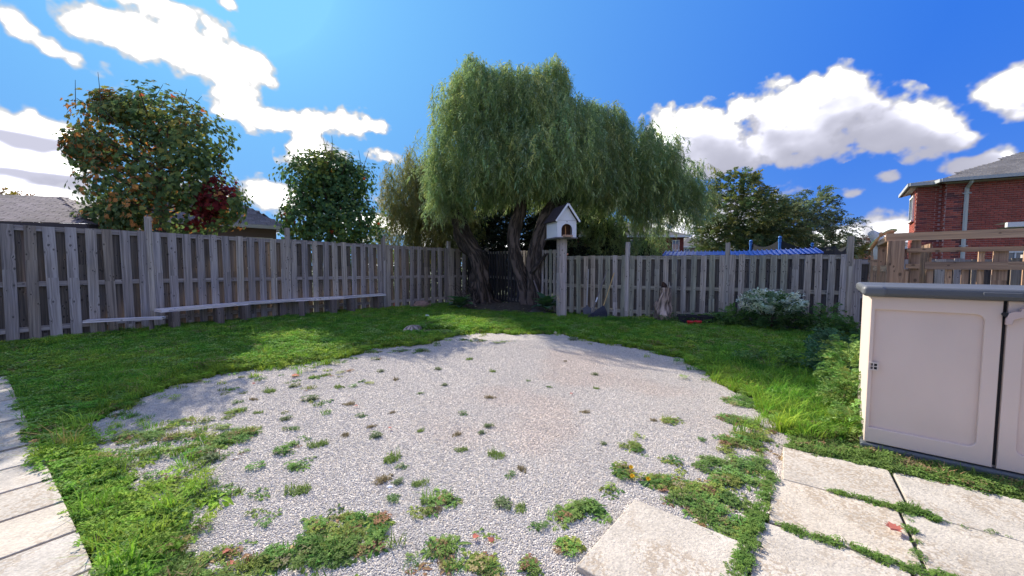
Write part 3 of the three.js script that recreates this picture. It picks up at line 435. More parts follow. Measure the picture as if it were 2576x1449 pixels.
tree('broadleaf_tree', 'small sunlit yellow green bush top over the lowest fence, left of the deck', 18.6, 20.5, 2.2, 0.06, [[18.6, 20.5, 1.5, 0.7, 0.75, 160]], 73, (r) => vary([0.17, 0.2, 0.05], r, 0.25));
tree('broadleaf_tree', 'reddish brown shrub tree by the far houses, seen behind the white pot', 26, 28, 3.6, 0.08, [[26, 28, 2.3, 1.5, 1.3, 260]], 79, (r) => vary(r() < 0.6 ? [0.1, 0.05, 0.04] : [0.13, 0.08, 0.06], r, 0.3));
// greenery of the gardens behind, seen through the gaps; the bushes under the willow are added
{
  const mass = (label, lobes, seed, c, size = 1.2) => { const t = thing('hedge', label, 'hedge', V(lobes[0][0], lobes[0][1])); crown(t, V(lobes[0][0], lobes[0][1]), lobes, seed, (r) => vary(c, r, 0.35), sprays, size); mesh('stem', flat(lobes.map((l) => tube([V(l[0], l[1]), V(l[0] + 0.05, l[1], l[2]), V(l[0], l[1], l[2] + l[4] * 0.5)].map((p) => p.sub(V(lobes[0][0], lobes[0][1]))), [0.05, 0.04, 0.01], 5, 5))), bark(), t); };
  mass('added bushes coloured near-black for the shade behind the fence corner, under the large willow', [[0, 17.2, 2.2, 1.7, 2.1, 1000], [2.6, 16.2, 2.0, 1.6, 1.9, 900], [-2, 18.5, 1.9, 1.6, 1.9, 560], [4.8, 16.5, 1.1, 1.3, 1.2, 300]], 111, [0.03, 0.045, 0.025], 1.4);  // added bushes, near-black to carry the shade under the canopy
  mass('clipped green hedge beyond the lawn behind the tall fence', [[-6.5, 19.5, 0.9, 1.6, 1.1, 320], [-9, 18.5, 0.9, 1.6, 1.1, 320], [-4.4, 20.5, 0.9, 1.6, 1.1, 320], [-11.5, 17, 0.9, 1.6, 1.1, 320]], 113, [0.12, 0.19, 0.05]);
}
// ---------- houses ----------
const eyeP = camera.position;
function pieces(parent, name, geo, list, mats, most) {               // nearest ones as parts, the rest joined
  list.sort((a, b) => a.p.distanceTo(eyeP) - b.p.distanceTo(eyeP));
  const r = mulberry(list.length);
  list.slice(0, most).forEach((e) => { const m = mesh(name, geo[Math.floor(r() * geo.length)], mats[e.k % mats.length], parent); m.position.copy(e.p).sub(parent.position0); m.quaternion.copy(e.q); if (e.s) m.scale.copy(e.s); });
  const rest = list.slice(most); if (rest.length) instanced(name, geo[0], mats[0], rest.map((e) => [M4(e.p.clone().sub(parent.position0), e.q, e.s ?? 1), cols(...[0, 1, 2].map(() => 0.75 + 0.4 * hash(e.k, 7)))]), parent, 'stuff');
}
function roofFace(parent, pts, sheetM, course, tab, list, geoW) {
  parent.add(Object.assign(new THREE.Mesh(poly(pts.map((p) => p.clone().sub(parent.position0))), sheetM), { name: 'roof', castShadow: true, receiveShadow: true }));
  const n = new THREE.Vector3().crossVectors(pts[1].clone().sub(pts[0]), pts[2].clone().sub(pts[0])).normalize(); const ex = pts[1].clone().sub(pts[0]).normalize(); if (n.y < 0) n.negate();
  const ey = new THREE.Vector3().crossVectors(n, ex); if (ey.y < 0) ey.negate();
  const P = pts.map((p) => { const q = p.clone().sub(pts[0]); return [q.dot(ex), q.dot(ey)]; }), x0 = Math.min(...P.map((p) => p[0])), x1 = Math.max(...P.map((p) => p[0])), y1 = Math.max(...P.map((p) => p[1]));
  const q = new THREE.Quaternion().setFromRotationMatrix(new THREE.Matrix4().makeBasis(ex.clone(), n.clone(), new THREE.Vector3().crossVectors(ex, n))).multiply(E(ey.dot(new THREE.Vector3().crossVectors(ex, n)) < 0 ? 0.06 : -0.06, 0, 0));
  for (let j = 0; (j + 0.5) * course < y1; j++) for (let x = x0 + (j % 2) * tab * 0.5 + hash(j, 3) * 0.06; x < x1; x += tab) { const y = (j + 0.5) * course; if (inside(P, x, y) && edgeDist(P, x, y) > tab * 0.12) list.push({ p: pts[0].clone().addScaledVector(ex, x).addScaledVector(ey, y).addScaledVector(n, 0.012), q, k: Math.floor(hash(Math.round(x * 50), j, 8) * 97) }); }
}
const grey = (k, c) => [0.82, 0.92, 1, 1.08, 1.18].map((f) => std(c.map((x) => x * f), { map: grit, bumpMap: gritBump, bumpScale: 0.004, roughness: 0.95 }));
const H = (name, label, cat, base) => { const t = thing(name, label, cat, base); t.position0 = base; return t; };
const loc = (t, v) => v.clone().sub(t.position0);
const white = std([0.72, 0.72, 0.7], { roughness: 0.5 }), gutterM = std([0.42, 0.43, 0.42], { roughness: 0.45 }), glassM = new THREE.MeshPhysicalMaterial({ color: cols(0.1, 0.13, 0.16), roughness: 0.06, metalness: 0, specularIntensity: 1, clearcoat: 1, clearcoatRoughness: 0.03 });
function wall(t, pts, y0, y1, m, name = 'wall') {                       // upright walls along [x, d] points, seen side out
  const gs = []; for (let i = 0; i + 1 < pts.length; i++) gs.push(poly([V(...pts[i], y0), V(...pts[i + 1], y0), V(...pts[i + 1], y1), V(...pts[i], y1)].map((p) => loc(t, p)))); return mesh(name, flat(gs), m, t);
}
function windowIn(t, x, d, dir, y, w, h, fm = white, nm = 'window') {    // dir [x, d] along the wall, out = right hand
  const f = new THREE.Group(); f.name = nm; t.add(f); f.position.copy(loc(t, V(x, d, y))); f.rotation.y = Math.atan2(dir[1], dir[0]);
  const fr = [box(w + 0.12, 0.07, 0.09, 0, h / 2 + 0.02, 0.02), box(w + 0.16, 0.07, 0.12, 0, -h / 2 - 0.03, 0.03), box(0.06, h - 0.04, 0.085, -w / 2 - 0.01, 0, 0.02), box(0.06, h - 0.04, 0.085, w / 2 + 0.01, 0, 0.02), box(0.035, h - 0.04, 0.06, 0, 0, 0.02)];
  mesh('frame', flat(fr), fm, f); mesh('pane', box(w, h, 0.02, 0, 0, 0.005), glassM, f); return f;
}
{ // garage and bungalow on the left
  const shM = grey(0, [0.25, 0.2, 0.21]), base = V(-12.5, 9.5), t = H('garage', 'low garage with brown shingled hip roof at the far left behind the fence', 'garage', base), list = [];
  const T = V(-9.75, 8.95, 2.37), eL = V(-17.5, 6.4, 2.37), up = V(-0.31 * 2.8, 0.95 * 2.8, 0.95), rR = T.clone().add(up).add(V(-2.0, -0.65, 0)), rL = eL.clone().add(up), back = V(-0.31 * 5.6, 0.95 * 5.6, 0), Tb = T.clone().add(back);
  const sheetM = std([0.12, 0.1, 0.1], { roughness: 1, side: THREE.DoubleSide });
  roofFace(t, [eL, T, rR, rL], sheetM, 0.15, 0.34, list); roofFace(t, [T, Tb, rR], sheetM, 0.15, 0.34, list);
  pieces(t, 'shingle', [0, 1, 2].map((k) => box(0.325, 0.012, 0.2, 0, 0, 0, k)), list, shM, 260);
  wall(t, [[-17.3, 6.75], [-10.05, 9.15], [-11.6, 14]], 0, 2.3, std([0.16, 0.12, 0.1])); mesh('fascia', flat([beam(loc(t, eL), loc(t, T), 0.14, 0.04), beam(loc(t, T), loc(t, Tb), 0.14, 0.04)]), std([0.06, 0.05, 0.05]), t).position.y = -0.08;
}
{
  const shM = grey(0, [0.21, 0.19, 0.2]), base = V(-11, 14), t = H('bungalow', 'brown sided bungalow with grey hip roof between the two maples', 'house', base), list = [];
  const e = V(-0.682, -0.731), b = V(-0.731, 0.682), T2 = V(-8.3, 14.4, 2.85), TL = T2.clone().addScaledVector(e, 4.6), Tb = T2.clone().addScaledVector(b, 8.5), TLb = TL.clone().addScaledVector(b, 8.5), A = T2.clone().addScaledVector(e, 2.3).addScaledVector(b, 2.6), A2 = A.clone().addScaledVector(b, 3.6); A.y = A2.y = 4.5;
  const sheetM = std([0.12, 0.11, 0.115], { roughness: 1, side: THREE.DoubleSide });
  roofFace(t, [TL, T2, A], sheetM, 0.15, 0.34, list); roofFace(t, [T2, Tb, A2, A], sheetM, 0.15, 0.34, list); roofFace(t, [TLb, TL, A, A2], sheetM, 0.15, 0.34, list);
  pieces(t, 'shingle', [0, 1, 2].map((k) => box(0.325, 0.012, 0.2, 0, 0, 0, k)), list, shM, 220);
  const in_ = (p, a, c) => { const q = p.clone().addScaledVector(e, a).addScaledVector(b, c); return [q.x, -q.z]; };
  wall(t, [in_(TLb, -0.3, -0.3), in_(TL, -0.3, 0.3), in_(T2, 0.3, 0.3), in_(Tb, 0.3, -0.3)], 0, 2.8, std([0.15, 0.115, 0.11])); 
  const sid = []; for (let k = 0; k < 14; k++) { const p = in_(TL, -0.3, 0.3), q = in_(T2, 0.3, 0.3); sid.push(beam(loc(t, V(p[0], p[1], 0.1 + k * 0.2)), loc(t, V(q[0], q[1], 0.1 + k * 0.2)), 0.19, 0.03)); } mesh('siding', flat(sid), std([0.17, 0.13, 0.125]), t);
  mesh('gutter', flat([beam(loc(t, TL), loc(t, T2), 0.12, 0.1), beam(loc(t, T2), loc(t, Tb), 0.12, 0.1)]), gutterM, t).position.y = -0.07;
  const w = in_(T2, 0.95, 0.27); windowIn(t, w[0], w[1], [0.682, 0.731], 1.85, 0.9, 1.0);
}
{ // brick house on the right
  const W0 = [16.66, 15], D = [0.871, -0.491], out = [-0.491, -0.871], B = [16.82, 15.29], A = [16.19, 15.64], S = [17.65, 17.29], base = V(18, 15.5), t = H('brick_house', 'red brick two storey house with grey roof and pale downspout beyond the deck', 'house', base);
  const Eh = 4.62, mortar = std([0.75, 0.5, 0.46], { map: grit, roughness: 1 }), far = [W0[0] + D[0] * 7, W0[1] + D[1] * 7];
  wall(t, [S, A, B, W0, far], 0, Eh, mortar); wall(t, [far, [far[0] + 4, far[1] + 7], S], 0, Eh, mortar, 'back_wall');
  const brickM = [[0.55, 0.125, 0.085], [0.61, 0.15, 0.1], [0.48, 0.108, 0.078], [0.62, 0.17, 0.11], [0.56, 0.135, 0.09], [0.2, 0.065, 0.065], [0.31, 0.08, 0.075]].map((c) => std(c, { map: grit, bumpMap: gritBump, bumpScale: 0.003, roughness: 0.9 })), list = [];
  const run = (p, q, y0) => { const L = Math.hypot(q[0] - p[0], q[1] - p[1]), ux = (q[0] - p[0]) / L, ud = (q[1] - p[1]) / L, qn = E(0, Math.atan2(ud, ux), 0); for (let j = 0; y0 + j * 0.08 < Eh - 0.04; j++) for (let x = (j % 2 ? 0.053 : 0.106); x < L + 0.09; x += x < 0.06 ? 0.159 : 0.212) { const w = x < 0.06 ? 0.1 : Math.min(0.2, 2 * (L - x)); if (w < 0.06) continue; const k = Math.floor(hash(Math.round(x * 30 + p[0] * 10), j, 5) * 100); list.push({ p: V(p[0] + ux * x + ud * 0.004, p[1] + ud * x - ux * 0.004, y0 + j * 0.08), q: qn, k: k < 13 ? 5 : k < 24 ? 6 : k % 5, s: new THREE.Vector3(w / 0.2, 1, 1) }); } };
  run(W0, far, 1.1); run(A, B, 1.1); run(B, W0, 1.1); run(S, A, 1.1);
  pieces(t, 'brick', [0, 1, 2].map((k) => box(0.198, 0.064, 0.03, 0, 0, 0, k)), list.filter((e) => e.p.x < 19.4), brickM, 300);
  for (const [i, e] of [...list.filter((e) => e.p.x >= 19.4)].entries()) e.i = i;
  instanced('brick', box(0.2, 0.068, 0.03), brickM[0], list.filter((e) => e.p.x >= 19.4).map((e) => [M4(loc(t, e.p), e.q, e.s), cols(1, 1, 1)]), t, 'stuff');
  const G1 = V(16.18, 14.76, Eh + 0.05), L = V(15.66, 15.42, Eh + 0.02), Lb = V(17.87, 18.0, Eh + 0.02), M = V(16.28, 15.07, Eh + 0.02), Gr = V(far[0] - 0.22 + 0.4, far[1] - 0.6, Eh + 0.05), R = V(22.56, 16.5, 6.5), Rr = V(26, 14.5, 6.5), Pk = V(18.22, 16.06, 5.04), sl = [], sheetM = std([0.17, 0.155, 0.15], { roughness: 1, side: THREE.DoubleSide, map: grit, bumpMap: gritBump, bumpScale: 0.02 });
  roofFace(t, [G1, Gr, Rr, R], sheetM, 0.16, 0.36, sl); roofFace(t, [L, M, Pk], sheetM, 0.16, 0.36, []); roofFace(t, [M, G1, Pk], sheetM, 0.16, 0.36, []); roofFace(t, [Lb, L, Pk], sheetM, 0.16, 0.36, []); roofFace(t, [V(20, 19.5, Eh), G1, R], sheetM, 0.16, 0.36, []);
  pieces(t, 'shingle', [0, 1, 2].map((k) => box(0.345, 0.014, 0.21, 0, 0, 0, k)), sl, grey(0, [0.2, 0.185, 0.18]), 280);
  const gut = (p, q) => beam(loc(t, p), loc(t, q), 0.12, 0.11); mesh('gutter', flat([gut(Lb, L), gut(L, M), gut(M, G1), gut(G1, Gr)]), gutterM, t).position.y = -0.06;
  mesh('soffit', flat([poly([L, M, V(...B, Eh), V(...A, Eh)].map((p) => loc(t, p.clone().setY(Eh - 0.1)))), poly([G1, Gr, V(far[0], far[1], Eh), V(...W0, Eh)].map((p) => loc(t, p.clone().setY(Eh - 0.1)))), poly([L, V(...A, Eh), V(...S, Eh), Lb].map((p) => loc(t, p.clone().setY(Eh - 0.1))))]), std([0.5, 0.5, 0.47], { side: THREE.DoubleSide }), t);
  const s0 = 0.52, dp = (h, o) => loc(t, V(W0[0] + D[0] * s0 + out[0] * o, W0[1] + D[1] * s0 + out[1] * o, h));
  const ds = mesh('downspout', flat([beam(dp(0.2, 0.06), dp(4.35, 0.06), 0.1, 0.07), beam(dp(4.33, 0.06), dp(4.5, 0.36), 0.1, 0.07), beam(dp(4.48, 0.36), dp(4.6, 0.38), 0.1, 0.07)]), std([0.5, 0.53, 0.5], { roughness: 0.45 }), t);
  for (const h of [4.12, 2.15]) { const m = mesh('strap', box(0.22, 0.03, 0.1), std([0.6, 0.6, 0.6]), t); m.position.copy(dp(h, 0.05)); m.rotation.y = Math.atan2(D[1], D[0]); }
  windowIn(t, W0[0] + D[0] * 1.84 + out[0] * 0.02, W0[1] + D[1] * 1.84 + out[1] * 0.02, D, 1.72, 0.42, 0.34);
  const wd = [(A[0] - S[0]) / 2.2, (A[1] - S[1]) / 2.2]; windowIn(t, S[0] + wd[0] * 1.15 - 0.02, S[1] + wd[1] * 1.15, wd, 3.75, 1.3, 0.95);
}
function farHouse(label, x0, x1, d, depth, eave, ridge, wallC, wins, roofC = [0.15, 0.14, 0.14]) {
  const base = V((x0 + x1) / 2, d), t = H('brick_house', label, 'house', base), o = 0.5;
  wall(t, [[x0, d + depth], [x0, d], [x1, d], [x1, d + depth]], 0, eave, std(wallC, { map: grit, roughness: 1 }));
  const hip = Math.min((x1 - x0) / 2, depth / 2), a = V(x0 - o, d - o, eave), b = V(x1 + o, d - o, eave), c = V(x1 + o, d + depth + o, eave), e = V(x0 - o, d + depth + o, eave), r0 = V(x0 + hip, d + depth / 2, ridge), r1 = V(x1 - hip, d + depth / 2, ridge);
  mesh('roof', flat([[a, b, r1, r0], [b, c, r1], [e, a, r0], [c, e, r0, r1]].map((p) => poly(p.map((v) => loc(t, v))))), std(roofC, { map: grit, roughness: 1, side: THREE.DoubleSide }), t);
  mesh('fascia', flat([beam(loc(t, a), loc(t, b), 0.2, 0.1), beam(loc(t, b), loc(t, c), 0.2, 0.1), beam(loc(t, e), loc(t, a), 0.2, 0.1)]), white, t).position.y = -0.1;
  for (const [x, y, w, h] of wins) windowIn(t, x, d - 0.03, [1, 0], y, w, h);
}
farHouse('far red brick house half hidden by the hanging willow, white window by its right end', 5.5, 16.8, 38, 9, 4.35, 6.2, [0.22, 0.055, 0.045], [[16.0, 3.4, 0.6, 0.9], [12, 3.4, 0.9, 1.0], [8.5, 3.4, 0.9, 1.0]]);
farHouse('most distant pale house just right of the far red brick house', 24.6, 30, 56, 9, 4.2, 5.8, [0.4, 0.36, 0.33], [[25.2, 3.4, 0.7, 0.9]]);
farHouse('small distant reddish house seen over the lowest fence left of the white pot', 37.2, 44, 40, 9, 3.3, 4.6, [0.26, 0.11, 0.09], [[37.9, 2.5, 0.8, 0.8]]);
{ // edge of a porch roof entering at the right
  const a = at(2530, 566, 6.6), b = a.clone().add(V(1.6, -1.2, 0.0)), t = thing('porch_roof', 'end of a white porch roof gutter entering at the right edge', 'roof', a), l = (x, d, h) => V(x, d, h), d = b.clone().sub(a);
  mesh('gutter', beam(l(0, 0, 0), d, 0.08, 0.1), white, t); mesh('roof', flat([poly([l(0, 0.02, 0.045), d.clone().add(l(0, 0.02, 0.045)), d.clone().add(l(0.5, 0.6, 0.06)), l(0.5, 0.6, 0.06)])]), std([0.3, 0.29, 0.28], { side: THREE.DoubleSide, map: grit }), t); mesh('soffit', flat([poly([l(0.03, 0.03, -0.03), d.clone().add(l(0.03, 0.03, -0.03)), d.clone().add(l(0.5, 0.6, -0.03)), l(0.5, 0.6, -0.03)])]), std([0.4, 0.38, 0.35], { side: THREE.DoubleSide }), t);
  const pm = mesh('post', box(0.1, a.y, 0.1, 0, -a.y / 2, 0), white, t); pm.position.copy(d).add(l(0.5, 0.6, -0.06));
}

// ---------- things beyond the back fence ----------
{
  const base = V(6.2, 11), t = H('garden_shed', 'low shed with ribbed blue metal roof showing over the back fence', 'shed', base), blue = std([0.05, 0.13, 0.5], { roughness: 0.35, metalness: 0.3 });
  const e = V(0.887, -0.46), b = V(0.46, 0.887), a0 = V(4.36, 11.2, 1.69), n = 34, Ls = 3.68, top = b.clone().multiplyScalar(0.85); top.y = 0.15;
  const P = (s, k) => a0.clone().addScaledVector(e, s).addScaledVector(top, k).add(V(0, 0, -0.035 * Math.sin(Math.PI * s / Ls) + 0.02 * s / Ls));
  const gs = []; for (let i = 0; i < n; i++) gs.push(poly([P(Ls * i / n, 0), P(Ls * (i + 1) / n, 0), P(Ls * (i + 1) / n, 1), P(Ls * i / n, 1)].map((v) => loc(t, v))));
  const bm = blue.clone(); bm.side = THREE.DoubleSide; mesh('roof', flat(gs), bm, t);
  for (let i = 0; i <= n; i++) mesh('rib', beam(loc(t, P(Ls * i / n, -0.02)), loc(t, P(Ls * i / n, 1.0)), 0.035, 0.022), std([0.08, 0.19, 0.6], { roughness: 0.35, metalness: 0.2 }), t).position.y = 0.012;
  const q = [P(0.1, 0.1), P(Ls - 0.1, 0.1), P(Ls - 0.1, 0.9), P(0.1, 0.9)].map((v) => [v.x, -v.z]); wall(t, [...q, q[0]], 0, 1.6, std([0.25, 0.25, 0.26]));
}
{
  const base = V(11.5, 15.8), t = H('trampoline', 'trampoline with blue posts and dark safety net beyond the blue roof', 'trampoline', base), blue = std([0.02, 0.15, 0.5], { roughness: 0.4 });
  const ps = [[9.72, 15.8, 2.44], [10.0, 14.5, 2.5], [13.15, 17.0, 2.4], [12.75, 14.75, 2.28], [11.3, 17.8, 2.4], [11.6, 13.95, 2.25]];
  for (const [x, d, h] of ps.slice(0, 3)) { const m = mesh('post', flat([new THREE.CylinderGeometry(0.045, 0.045, h - 0.1, 12).translate(0, h / 2 - 0.05, 0).toNonIndexed(), new THREE.CylinderGeometry(0.055, 0.055, 0.12, 12).translate(0, h - 0.16, 0), new THREE.SphereGeometry(0.06, 12, 8).translate(0, h - 0.05, 0)]), blue, t); m.position.copy(loc(t, V(x, d))); }
  const order = [3, 2, 0, 1, 5, 3], gs = [];
  for (let i = 0; i + 1 < order.length; i++) { const a = ps[order[i]], b = ps[order[i + 1]], n = 10; for (let k = 0; k < n; k++) { const f = (s) => [lerp(a[0], b[0], s), lerp(a[1], b[1], s), lerp(a[2], b[2], s) - 0.12 - 0.22 * Math.sin(Math.PI * s)], u = f(k / n), v = f((k + 1) / n); gs.push(poly([V(u[0], u[1], 0.8), V(v[0], v[1], 0.8), V(...v), V(...u)].map((p) => loc(t, p)))); } }
  mesh('net', flat(gs), new THREE.MeshStandardMaterial({ color: cols(0.02, 0.022, 0.028), roughness: 1, transparent: true, opacity: 0.94, side: THREE.DoubleSide }), t);
  const ring = mesh('frame', new THREE.TorusGeometry(1.9, 0.05, 8, 40).rotateX(Math.PI / 2), std([0.1, 0.1, 0.1]), t); ring.position.set(0, 0.8, 0);
}
{
  const t = thing('toy_post', 'orange plastic toy post with a dark band, glimpsed between the boards of the tall fence', 'toy', V(-4.3, 13.4)), o = std([0.85, 0.1, 0.03], { roughness: 0.4 });
  mesh('base', new THREE.CylinderGeometry(0.22, 0.28, 0.12, 16).translate(0, 0.06, 0), std([0.6, 0.1, 0.04]), t); mesh('pole', flat([new THREE.CylinderGeometry(0.07, 0.09, 1.05, 12).translate(0, 0.62, 0), new THREE.ConeGeometry(0.08, 0.2, 12).translate(0, 1.6, 0), new THREE.CylinderGeometry(0.08, 0.08, 0.26, 12).translate(0, 1.38, 0)]), o, t); mesh('band', new THREE.CylinderGeometry(0.075, 0.075, 0.1, 12).translate(0, 1.2, 0), std([0.02, 0.02, 0.02]), t);
}

// ---------- deck ----------
const deckTones = [[0.55, 0.35, 0.22], [0.46, 0.295, 0.19], [0.62, 0.41, 0.26], [0.41, 0.27, 0.18]].map((c) => wood(c));
{
  const c0 = [4.5, 4.55], base = V(...c0), t = H('wooden_deck', 'raised brown timber deck with slatted railing behind the storage box', 'deck', base), F = (s, h, o = 0) => loc(t, V(c0[0] + 0.766 * s + 0.643 * o, c0[1] - 0.643 * s + 0.766 * o, h)), Ld = (s, h, o = 0) => loc(t, V(c0[0] + 0.643 * s + 0.766 * o, c0[1] + 0.766 * s - 0.643 * o, h));
  const turn = Math.atan2(-0.643, 0.766); let k = 0;
  const up = (P, w, th, y0, y1, name, m) => { const q = mesh(name, box(w, y1 - y0, th, 0, (y1 - y0) / 2, 0, k++ * 1.37), m, t); q.position.copy(P); q.position.y = y0; q.rotation.y = turn; return q; };
  up(F(0.0, 0), 0.14, 0.12, 0, 1.69, 'post', deckTones[1]); up(F(2.4, 0), 0.14, 0.14, 0, 1.69, 'post', deckTones[0]); up(Ld(1.75, 0), 0.1, 0.1, 0, 1.69, 'post', deckTones[0]); up(Ld(3.3, 0), 0.1, 0.1, 0, 1.69, 'post', deckTones[2]);
  const rail = (a, b, w, th, m) => mesh('rail', beam(a, b, w, th, new THREE.Vector3(0, 1, 0), k++), m, t);
  rail(F(-0.09, 1.735), F(3.2, 1.735), 0.088, 0.045, deckTones[2]); rail(Ld(0.05, 1.735), Ld(3.4, 1.735), 0.07, 0.12, deckTones[2]);
  rail(F(0.09, 1.575), F(3.2, 1.575), 0.05, 0.04, deckTones[0]); rail(F(0.09, 1.395, 0.0), F(0.2, 1.395), 0.05, 0.04, deckTones[0]); rail(F(0.24, 1.4), F(3.2, 1.4), 0.085, 0.04, deckTones[3]);
  rail(Ld(0.1, 1.36), Ld(1.7, 1.36), 0.09, 0.04, deckTones[2]); rail(Ld(1.8, 1.36), Ld(3.25, 1.36), 0.09, 0.04, deckTones[2]); rail(F(0.09, 0.75), F(3.2, 0.75), 0.09, 0.04, deckTones[0]); rail(Ld(0.1, 0.75), Ld(3.25, 0.75), 0.09, 0.04, deckTones[0]);
  up(F(0.17, 0, 0.05), 0.075, 0.04, 0.7, 1.69, 'baluster', deckTones[3]);
  for (const [s, y, w] of [[0.095, 1.36, 0.045], [0.29, 1.36, 0.05], [0.43, 1.36, 0.05], [0.55, 1.36, 0.05], [0.66, 1.55, 0.045], [0.79, 1.55, 0.1], [0.97, 1.55, 0.06], [1.12, 1.36, 0.05], [1.3, 1.55, 0.06], [1.5, 1.36, 0.05], [1.7, 1.36, 0.05], [1.9, 1.36, 0.05], [2.1, 1.36, 0.05]]) up(F(s, 0, 0.03), w, 0.035, 0.75, y, 'baluster', deckTones[k % 4]);
  for (let s = 0.2; s < 3.2; s += 0.17) if (Math.abs(s - 1.75) > 0.09) up(Ld(s, 0), 0.035, 0.04, 0.75, 1.33, 'baluster', deckTones[k % 3]);
  up(Ld(0.12, 0), 0.05, 0.05, 0.7, 1.69, 'baluster', deckTones[2]);
  for (let i = 0; i < 14; i++) mesh('floor_board', beam(F(0.05, 0.66, 0.1 + i * 0.145), F(3.2, 0.66, 0.1 + i * 0.145), 0.03, 0.138, new THREE.Vector3(0, 1, 0), i), deckTones[i % 4], t);
  mesh('skirt', flat([beam(F(0, 0.35), F(3.2, 0.35), 0.5, 0.03), beam(Ld(0, 0.35), Ld(3.3, 0.35), 0.5, 0.03)]), deckTones[3], t);
  for (let i = 0; i < 12; i++) up(Ld(0.35 + i * 0.145, 0, 0.32), 0.02, 0.13, 0.67, 1.66, 'screen_board', deckTones[(i * 3) % 4]).rotation.y = Math.atan2(0.766, 0.643) + Math.PI / 2;
}
{
  const p = at(2215, 622, 6.1), t = thing('plant_pot', 'white plastic pot standing behind the deck rail under the cloth bow', 'pot', [p.x, 1.5, p.z]);
  mesh('body', new THREE.LatheGeometry([[0.001, 0], [0.075, 0], [0.1, 0.3], [0.106, 0.3], [0.106, 0.33], [0.094, 0.33], [0.085, 0.06]].map(([x, y]) => new THREE.Vector2(x, y)), 24), white, t); mesh('soil', new THREE.CylinderGeometry(0.09, 0.09, 0.02, 20).translate(0, 0.27, 0), std([0.05, 0.035, 0.025]), t); mesh('stand', box(0.2, 0.03, 0.2, 0, -0.03, 0), deckTones[1], t);
  const q = at(2198, 592, 6.15), l = thing('lamp_shade', 'white cone shade tilted beside the cloth bow on the deck', 'shade', q); const m = mesh('shade', new THREE.CylinderGeometry(0.05, 0.085, 0.13, 20, 1, true), leafMat([0.75, 0.75, 0.74], 0.3), l); m.rotation.z = 0.9; const rim = mesh('rim', new THREE.TorusGeometry(0.085, 0.006, 6, 24).rotateX(Math.PI / 2).translate(0, -0.065, 0), white, l); rim.rotation.z = 0.9; mesh('arm', tube([new THREE.Vector3(0, 0, 0), new THREE.Vector3(0.08, -0.1, -0.02), new THREE.Vector3(0.1, -0.3, -0.02)], [0.008, 0.008], 6, 6), white, l);
}
{
  const k = at(2216, 590, 5.9), t = thing('cloth_bow', 'green and orange striped cloth tied in a bow above the deck rail corner', 'cloth', k);
  const lobe = (to, w, col, off) => { const d = to.clone().sub(k), L = d.length(), g = new THREE.SphereGeometry(1, 20, 12).scale(L / 2, w, w * 0.8), p = g.attributes.position; for (let i = 0; i < p.count; i++) { const s = (p.getX(i) + L / 2) / L, f = 0.3 + 0.9 * s * (1.3 - 0.35 * s); p.setY(i, p.getY(i) * f * (1 + 0.12 * Math.sin(9 * Math.atan2(p.getZ(i), p.getY(i))))); p.setZ(i, p.getZ(i) * f); } g.translate(L / 2, off, 0); g.computeVertexNormals(); const m = mesh('loop', g, std(col, { roughness: 0.9 }), t); m.quaternion.setFromUnitVectors(new THREE.Vector3(1, 0, 0), d.normalize()); };
  const a = at(2257, 580, 5.7), b = at(2186, 622, 6.0);
  lobe(a, 0.035, [0.5, 0.48, 0.2], 0.012); lobe(a.clone().add(new THREE.Vector3(-0.05, 0, 0)), 0.036, [0.6, 0.27, 0.12], -0.012); lobe(b, 0.036, [0.4, 0.5, 0.22], 0.015); lobe(b.clone().add(new THREE.Vector3(0.02, -0.05, 0)), 0.034, [0.62, 0.32, 0.12], -0.014);
  mesh('knot', new THREE.SphereGeometry(0.028, 14, 10).scale(1, 1.3, 1), std([0.55, 0.3, 0.14]), t);
}

